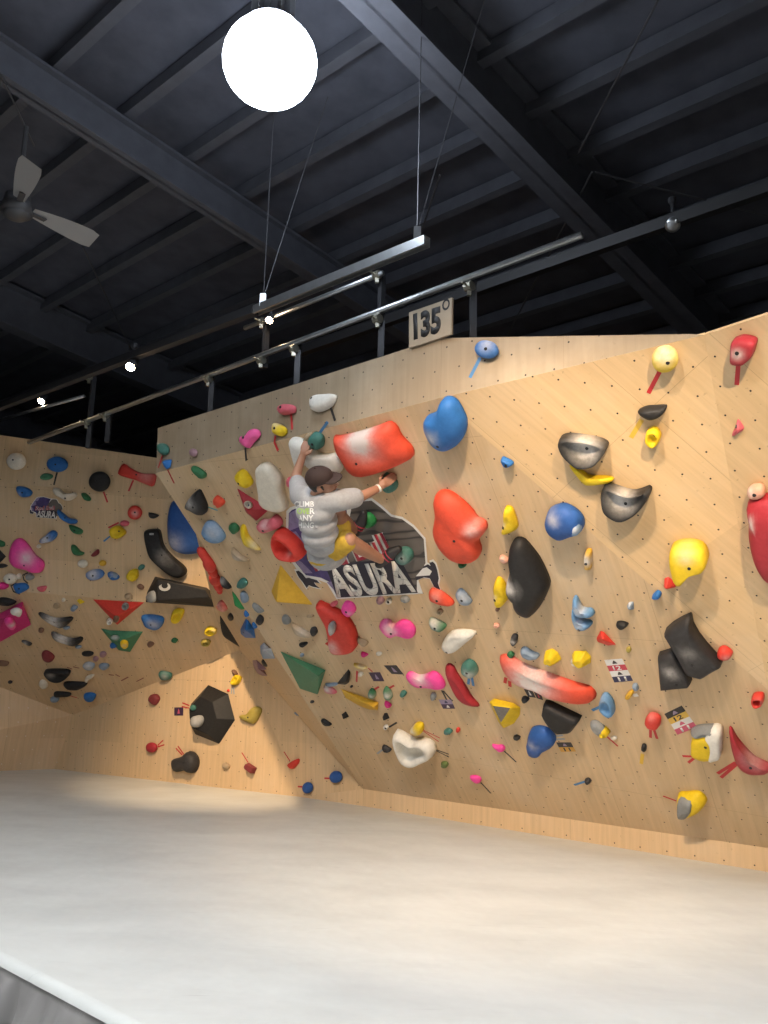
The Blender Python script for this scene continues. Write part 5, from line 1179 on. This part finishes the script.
# warm floods on the right
FLOODS[0] = (SPOTB + down.normalized() * .02 + V((0, .03, -.12)),) + FLOODS[0][1:]
for (c_, tgt, e_, sz, col_) in FLOODS:
    l = bpy.data.lights.new('flood_lamp', 'SPOT'); l.energy = e_; l.color = col_; l.spot_size = rad(sz); l.spot_blend = 1.0; l.shadow_soft_size = .06
    o = bpy.data.objects.new('flood_lamp', l); COL.objects.link(o); o.location = c_; o.rotation_euler = (V(tgt) - V(c_)).to_track_quat('-Z', 'Y').to_euler()
# unseen warm flood; its plates are added to stop the light along the overhang's fold
P_ = V((.9, -1.2, 5.2)); d1, d2 = (H1 - P_).normalized(), (pL.hit((745, 662)) - P_).normalized(); s_ = (d1 + d2).normalized(); n_ = d1.cross(d2).normalized()
if n_.dot(Aq - P_) < 0: n_ = -n_
Rc = (H1 + Bq + Aq * 2) / 4 + V((.25, 0, .15)); ax_ = (Rc - P_).normalized()
l = bpy.data.lights.new('flood_lamp', 'SPOT'); l.energy = FOLD_E; l.color = (1, .74, .44); l.spot_size = rad(48); l.spot_blend = .7; l.shadow_soft_size = .012
o = bpy.data.objects.new('flood_lamp', l); COL.objects.link(o); o.location = P_; o.rotation_euler = ax_.to_track_quat('-Z', 'Y').to_euler()
root = empty('unseen_flood', P_, 'warm flood outside the picture with plates added to stop its light', 'lamp'); mw = Matrix.Translation(P_)
bm = bmesh.new(); tube(bm, -ax_ * .22, -ax_ * .06, .07, 20, .10); smooth(bm); obj('housing', bm, HOUS, root, mw)
def stop_plate(p1_, p2_, keep):                                # plate whose edge lies in the plane through lamp and the line p1 p2
    u1_, u2_ = (p1_ - P_).normalized(), (p2_ - P_).normalized(); m_ = (u1_ + u2_).normalized(); k_ = u1_.cross(u2_).normalized()
    if k_.dot(keep - P_) < 0: k_ = -k_
    e_ = k_.cross(m_).normalized(); c_ = m_ * .30; bm = bmesh.new()
    bm.faces.new([bm.verts.new(q) for q in (c_ + e_ * .3, c_ - e_ * .3, c_ - e_ * .3 - k_ * .3, c_ + e_ * .3 - k_ * .3)])
    bmesh.ops.recalc_face_normals(bm, faces=bm.faces); bmesh.ops.solidify(bm, geom=bm.faces[:], thickness=.003)
    obj('light_stop_plate', bm, HOUS, root, mw)
stop_plate(H1, pL.hit((745, 662)), Aq); stop_plate(H1, Aq, Bq)
w = bpy.data.worlds.new('hall'); sc.world = w; w.use_nodes = True
w.node_tree.nodes['Background'].inputs[0].default_value = (.5, .55, .65, 1); w.node_tree.nodes['Background'].inputs[1].default_value = .02
sc.view_settings.view_transform = 'Standard'; sc.view_settings.look = 'None'; sc.view_settings.gamma = 1; sc.view_settings.use_curve_mapping = False
sc.view_settings.exposure = EXPO
# ------------------------------------------------------------------ the climber
def capsule(bm, p, q, r1, r2, seg=14):
    d_ = q - p
    if d_.length > 1e-5: tube(bm, p, q, r1, seg, r2)
    ball(bm, p, r1, seg, 8); ball(bm, q, r2, seg, 8)
def ellip(bm, c_, ax, rr, seg=18):
    m = Matrix((ax[0] * rr[0], ax[1] * rr[1], ax[2] * rr[2])).transposed().to_4x4(); m.translation = c_
    bmesh.ops.create_uvsphere(bm, u_segments=seg, v_segments=12, radius=1, matrix=m)
def chain(bm, pts, rs):
    for i in range(len(pts) - 1):
        n = 4
        for k in range(n):
            capsule(bm, pts[i].lerp(pts[i + 1], k / n), pts[i].lerp(pts[i + 1], (k + 1) / n), rs[i] + (rs[i + 1] - rs[i]) * k / n, rs[i] + (rs[i + 1] - rs[i]) * (k + 1) / n, 12)
def fuse(bm, voxel, it=6, fac=.5):
    """melt the overlapping lumps into one continuous skin"""
    me = bpy.data.meshes.new('lump'); bm.to_mesh(me); bm.free()
    o = bpy.data.objects.new('lump', me); COL.objects.link(o)
    r = o.modifiers.new('r', 'REMESH'); r.mode = 'VOXEL'; r.voxel_size = voxel
    s_ = o.modifiers.new('s', 'SMOOTH'); s_.iterations = it; s_.factor = fac
    dg = bpy.context.evaluated_depsgraph_get(); dg.update()
    out = bpy.data.meshes.new_from_object(o.evaluated_get(dg)); bpy.data.objects.remove(o); bpy.data.meshes.remove(me)
    for f in out.polygons: f.use_smooth = True
    return out
J = lambda x, y, D: pL.hit((x, y), D)
pelv = J(326, 551, .42); waist = J(320, 533, .50); chest = J(316, 510, .50); neckb = J(318, 494, .47)
sL, eL, wL, hLn = J(300, 496, .42), J(296, 476, .25), J(302.5, 456, .13), J(305, 448, .09)
sR, eR_, wR, hRn = J(340, 500, .46), J(360, 497, .32), J(379, 488, .15), J(388, 481, .09)
hipL, knL, anL, baL, toL = J(321, 555, .41), J(349, 540, .44), J(383, 560.5, .17), J(391, 553, .12), J(397.5, 549.5, .09)
hipR, knR, anR, baR, toR = J(336, 548, .38), J(339, 515, .36), J(355, 531.5, .17), J(361, 523, .12), J(363.5, 514.5, .09)
hd = J(322.5, 482, .46)
if 1:
    for nm_, p_, q_ in (('upperL', sL, eL), ('foreL', eL, wL), ('upperR', sR, eR_), ('foreR', eR_, wR), ('thL', hipL, knL), ('shL', knL, anL), ('thR', hipR, knR), ('shR', knR, anR), ('torso', pelv, neckb), ('shoulders', sL, sR), ('footL', anL, toL), ('neckhead', neckb, hd)): print('LEN', nm_, round((p_ - q_).length, 3))
SKIN = plain('skin_tan', (.36, .18, .11), .5, 0, .08, 10)
SHIRT = plain('grey_jersey', (.35, .35, .355), .85, 0, .07, 60); SHORT = plain('mustard_cotton', (.52, .34, .035), .85, 0, .12, 30)
CAPM = plain('brown_cap_cloth', (.028, .013, .010), .8, 0, .1, 40); HAIR = plain('dark_hair', (.018, .014, .012), .6); SHOE = plain('shoe_rubber', (.015, .015, .018), .5); SHOER = plain('shoe_red', (.36, .03, .06), .5)
TAPEW = plain('finger_tape', (.75, .73, .68), .7)
base_ = pelv.copy(); root = empty('person', base_, 'climber in grey T-shirt, mustard shorts and brown cap clinging to the overhang', 'person'); PMW = Matrix.Translation(base_)
def wob(name, bm_or_me, m):
    me = bm_or_me
    if isinstance(me, bmesh.types.BMesh):
        d2 = bpy.data.meshes.new(name); me.to_mesh(d2); me.free(); me = d2
    me.transform(Matrix.Translation(-base_)); return obj(name, me, m, root, PMW)
# head frame: he looks to the right along the wall, slightly in towards it
fwd_h = (J(400, 478, .24) - J(322, 483, .40)).normalized(); up_h = (hd - neckb).normalized(); up_h = (up_h - fwd_h * up_h.dot(fwd_h)).normalized(); rt_h = fwd_h.cross(up_h)
AX = (rt_h, fwd_h, up_h)
def H_(x, y, z_): return hd + rt_h * x + fwd_h * y + up_h * z_
bm = bmesh.new()
chain(bm, [pelv, waist, chest], [.105, .095, .105]); chain(bm, [chest, neckb], [.10, .06]); capsule(bm, neckb, hd, .055, .06)
ellip(bm, H_(0, -.005, .02), AX, (.075, .095, .10)); ellip(bm, H_(0, .03, -.045), AX, (.058, .062, .065))
capsule(bm, H_(0, .088, -.005), H_(0, .108, -.030), .010, .014, 8)                       # nose
capsule(bm, H_(-.02, .084, -.062), H_(.02, .084, -.062), .009, .009, 8)                  # lips
capsule(bm, H_(0, .070, -.095), H_(0, .072, -.100), .022, .022, 8)                       # chin
for sx in (-1, 1):
    ellip(bm, H_(sx * .076, -.006, -.012), AX, (.011, .022, .033), 10)                   # ears
    capsule(bm, H_(sx * .018, .084, .025), H_(sx * .045, .074, .025), .010, .009, 8)     # brow
chain(bm, [sL, eL, wL], [.052, .042, .030]); chain(bm, [sR, eR_, wR], [.052, .042, .030])
chain(bm, [chest.lerp(sL, .3), sL], [.07, .05]); chain(bm, [chest.lerp(sR, .3), sR], [.07, .05])
chain(bm, [pelv, hipL], [.10, .085]); chain(bm, [pelv, hipR], [.10, .085])
def leg(h_, k_, a_, b_, t_):
    chain(bm, [h_, k_], [.092, .062]); mid = k_.lerp(a_, .35) + (h_ - k_).normalized() * .012
    chain(bm, [k_, mid, a_], [.056, .060, .036]); chain(bm, [a_, b_, t_], [.036, .034, .024])
leg(hipL, knL, anL, baL, toL); leg(hipR, knR, anR, baR, toR)
def hand(bm, w_, c_, out, across, curl):
    """palm from the wrist to c_, four bent fingers of different length over the hold and a thumb from the side of the palm"""
    capsule(bm, w_, w_.lerp(c_, .5), .027, .03, 10)
    for k in (-1.5, -.5, .5, 1.5): capsule(bm, w_.lerp(c_, .45) + across * k * .008, c_ + across * k * .019, .017, .0125, 8)
    for k, ln_ in ((-1.5, .062), (-.5, .074), (.5, .078), (1.5, .070)):
        p0 = c_ + across * k * .020; p1 = p0 + (out * .75 + curl * .25).normalized() * ln_ * .5; p2 = p1 + (out * .3 + curl * .95).normalized() * ln_ * .35; p3 = p2 + (curl - out * .15).normalized() * ln_ * .28
        capsule(bm, p0, p1, .0105, .010, 8); capsule(bm, p1, p2, .010, .009, 8); capsule(bm, p2, p3, .009, .008, 8)
    t0 = w_.lerp(c_, .35) + across * -.026; t1 = t0 + (across * -.75 + out * .6).normalized() * .036; t2 = t1 + (out * .8 + curl * .5 - across * .2).normalized() * .030
    capsule(bm, t0, t1, .0135, .0115, 8); capsule(bm, t1, t2, .0115, .009, 8)
inw = -pL.n
oL = (hLn - wL).normalized(); acL = oL.cross(inw).normalized(); hand(bm, wL, hLn, oL, acL, inw)
oR = (hRn - wR).normalized(); acR = inw.cross(oR).normalized(); hand(bm, wR, hRn, oR, acR, inw)
body = wob('body', fuse(bm, .0055, 5, .4), SKIN)
# T-shirt
bm = bmesh.new()
sh_ax = (sR - sL).normalized(); sp_ax = (neckb - pelv).normalized(); sp_ax = (sp_ax - sh_ax * sp_ax.dot(sh_ax)).normalized(); bk = sh_ax.cross(sp_ax); bk = bk if bk.dot(pL.n) > 0 else -bk
for c_, rw, rd in ((pelv - sp_ax * .048, .172, .150), (pelv.lerp(waist, .05), .174, .148), (pelv.lerp(waist, .55), .170, .145), (waist, .165, .140), (waist.lerp(chest, .5), .175, .140), (chest, .185, .138), (chest.lerp(neckb, .45), .165, .11)):
    ellip(bm, c_, (sh_ax, bk, sp_ax), (rw, rd, .10))
ellip(bm, neckb.lerp(chest, .15), (sh_ax, bk, sp_ax), (.10, .075, .045))
chain(bm, [chest.lerp(neckb, .55).lerp(sL, .4), sL, sL.lerp(eL, .62)], [.105, .082, .070]); chain(bm, [chest.lerp(neckb, .55).lerp(sR, .4), sR, sR.lerp(eR_, .70)], [.105, .085, .078])
# loose folds across the back
for k in range(5):
    t_ = k / 4; p_ = pelv.lerp(chest, .05 + .75 * t_) + bk * .132
    capsule(bm, p_ - sh_ax * (.10 - .02 * k % .04) - sp_ax * .025, p_ + sh_ax * .11 + sp_ax * (.02 + .01 * (k % 3)), -.012 + .020, .008, 8)
shirt = wob('t_shirt', fuse(bm, .010, 7, .5), SHIRT)
# shorts
bm = bmesh.new()
ellip(bm, pelv - sp_ax * .015, (sh_ax, bk, sp_ax), (.168, .150, .12))
chain(bm, [pelv.lerp(hipL, .6), hipL.lerp(knL, .45), hipL.lerp(knL, .93)], [.135, .110, .084]); chain(bm, [pelv.lerp(hipR, .6), hipR.lerp(knR, .45), hipR.lerp(knR, .66)], [.135, .115, .105])
for k in range(4): capsule(bm, hipL.lerp(knL, .45 + .14 * k) + V((0, 0, .085)), hipL.lerp(knL, .35 + .14 * k) - V((0, 0, .09)), .02, .02, 8)
wob('shorts', fuse(bm, .010, 6, .5), SHORT)
# cap with brim, hair below it
bm = bmesh.new()
ellip(bm, H_(0, -.012, .042), AX, (.092, .112, .090)); me = fuse(bm, .008, 2, .4)
bm = bmesh.new(); bm.from_mesh(me); bpy.data.meshes.remove(me)
bmesh.ops.bisect_plane(bm, geom=bm.verts[:] + bm.edges[:] + bm.faces[:], plane_co=H_(0, 0, .030), plane_no=(up_h * 1 - fwd_h * .10).normalized(), clear_inner=True)
bmesh.ops.holes_fill(bm, edges=[e for e in bm.edges if e.is_boundary]); smooth(bm); cap_o = wob('cap', bm, CAPM)
bm = bmesh.new(); n_ = 12; tp, bt = [], []
for i in range(n_ + 1):
    a_ = -1.15 + 2.3 * i / n_
    for lst, off in ((tp, .010), (bt, .002)):
        lst.append((bm.verts.new(H_(math.sin(a_) * .083, -.01 + math.cos(a_) * .098, .038 + off)), bm.verts.new(H_(math.sin(a_) * .074, .055 + math.cos(a_) * .115, .030 + off - .012 * abs(math.sin(a_))))))
for i in range(n_):
    bm.faces.new((tp[i][0], tp[i][1], tp[i + 1][1], tp[i + 1][0])); bm.faces.new((bt[i][0], bt[i + 1][0], bt[i + 1][1], bt[i][1])); bm.faces.new((tp[i][1], bt[i][1], bt[i + 1][1], tp[i + 1][1])); bm.faces.new((tp[i][0], tp[i + 1][0], bt[i + 1][0], bt[i][0]))
bmesh.ops.recalc_face_normals(bm, faces=bm.faces)
me = bpy.data.meshes.new('brim'); bm.to_mesh(me); bm.free(); me.transform(Matrix.Translation(-base_)); obj('brim', me, CAPM, cap_o, PMW)
bm = bmesh.new(); ball(bm, H_(0, -.012, .131), .010, 8, 6); me = bpy.data.meshes.new('button'); bm.to_mesh(me); bm.free(); me.transform(Matrix.Translation(-base_)); obj('button', me, CAPM, cap_o, PMW)
bm = bmesh.new(); ellip(bm, H_(0, -.030, .005), AX, (.083, .085, .070)); ellip(bm, H_(0, -.055, -.035), AX, (.060, .045, .040))
for sx in (-1, 1): capsule(bm, H_(sx * .074, .022, .01), H_(sx * .073, .026, -.02), .010, .006, 8)
wob('hair', fuse(bm, .006, 3, .4), HAIR)
# climbing shoes, wrist tape
def shoe(a_, b_, t_, name_):
    bm = bmesh.new(); heel = a_ - (b_ - a_).normalized() * .045
    chain(bm, [heel, a_, b_, t_ + (t_ - b_).normalized() * .012], [.038, .047, .047, .030]); s_ = wob('shoe', fuse(bm, .006, 4, .5), SHOE); s_['label'] = name_
    dd = (t_ - a_).normalized(); side = dd.cross(pL.n).normalized()
    for f_ in (.35, .62):
        c_ = a_.lerp(b_, f_ * 1.2); bm = bmesh.new()
        for k in range(14):
            t0, t1 = 2 * math.pi * k / 14, 2 * math.pi * (k + 1) / 14; u_ = side; w_ = dd.cross(side)
            tube(bm, c_ + (u_ * math.cos(t0) + w_ * math.sin(t0)) * .0455, c_ + (u_ * math.cos(t1) + w_ * math.sin(t1)) * .0455, .006, 6)
        me = bpy.data.meshes.new('strap'); bm.to_mesh(me); bm.free(); me.transform(Matrix.Translation(-base_)); obj('strap', me, SHOER, s_, PMW)
shoe(anL, baL, toL, None or 'black climbing shoe on the lower foot'); shoe(anR, baR, toR, 'black and red climbing shoe on the raised foot')
bm = bmesh.new(); tube(bm, wR.lerp(eR_, -.02), wR.lerp(eR_, .10), .0325, 16, .0335); smooth(bm); wob('wrist_tape', bm, TAPEW)
# printing on the back of the shirt
bb = bmesh.new(); bb.from_mesh(shirt.data); SB = BVHTree.FromBMesh(bb); bb.free(); WHITEP = plain('shirt_print_white', (.82, .82, .80), .7); GREENP = plain('shirt_print_green', (.36, .58, .10), .7)
def onshirt(k, off=.003):
    r_ = SB.ray_cast(EYE - base_, ray(k))
    return (r_[0] + r_[1] * off) if r_[0] is not None else None
def shirt_text(s, box_, m, name='print'):
    me = text_mesh(s, .02); xs = [v_.co.x for v_ in me.vertices]; ys = [v_.co.y for v_ in me.vertices]; bm = bmesh.new(); bm.from_mesh(me); bpy.data.meshes.remove(me)
    bmesh.ops.subdivide_edges(bm, edges=bm.edges[:], cuts=1)
    x0, x1, y0, y1 = min(xs), max(xs), min(ys), max(ys); bx0, by0, bx1, by1 = box_
    for v_ in list(bm.verts):
        s_, t_ = (v_.co.x - x0) / (x1 - x0), (v_.co.y - y0) / (y1 - y0)
        p_ = onshirt(px('Y3', (bx0 + (bx1 - bx0) * s_, by1 + (by0 - by1) * t_)))
        if p_ is None: bm.verts.remove(v_)
        else: v_.co = p_
    obj(name, bm, m, shirt, PMW)
shirt_text('CLIMB', (140, 492, 328, 545), WHITEP); shirt_text('R', (288, 556, 336, 614), WHITEP); shirt_text('OVE', (168, 560, 284, 614), GREENP)
shirt_text('ANY', (170, 624, 322, 680), WHITEP); shirt_text('THING', (136, 692, 326, 748), WHITEP)

# the twisted hold: five fat turns melted into one rope
rp = by_label('red twisted rope like hold on the left edge of the overhang'); bm = bmesh.new(); cs = [pT.hit(px('B', k), .045) for k in ((509, 678), (527, 704), (546, 738), (562, 776), (578, 818), (592, 858), (601, 884))]
for i, c_ in enumerate(cs):
    d_ = ((cs[min(i + 1, 6)] - cs[max(i - 1, 0)]).normalized() + pT.u * .5 * (1 if i % 2 else -.2)).normalized(); y_ = pT.n.cross(d_).normalized()
    r_ = (.056, .058, .078, .058, .080, .056, .040)[i]
    ellip(bm, c_, (d_, y_, d_.cross(y_)), (r_ * 1.5, r_ * .85, r_ * .85), 16)
me = fuse(bm, .009, 3, .4); me.transform(rp.matrix_basis.inverted()); at_ = me.attributes.new('chalk', 'FLOAT_COLOR', 'POINT'); at_.data.foreach_set('color', [.02] * (4 * len(me.vertices)))
me.materials.clear(); me.materials.append(resin('red')); rp.data = me
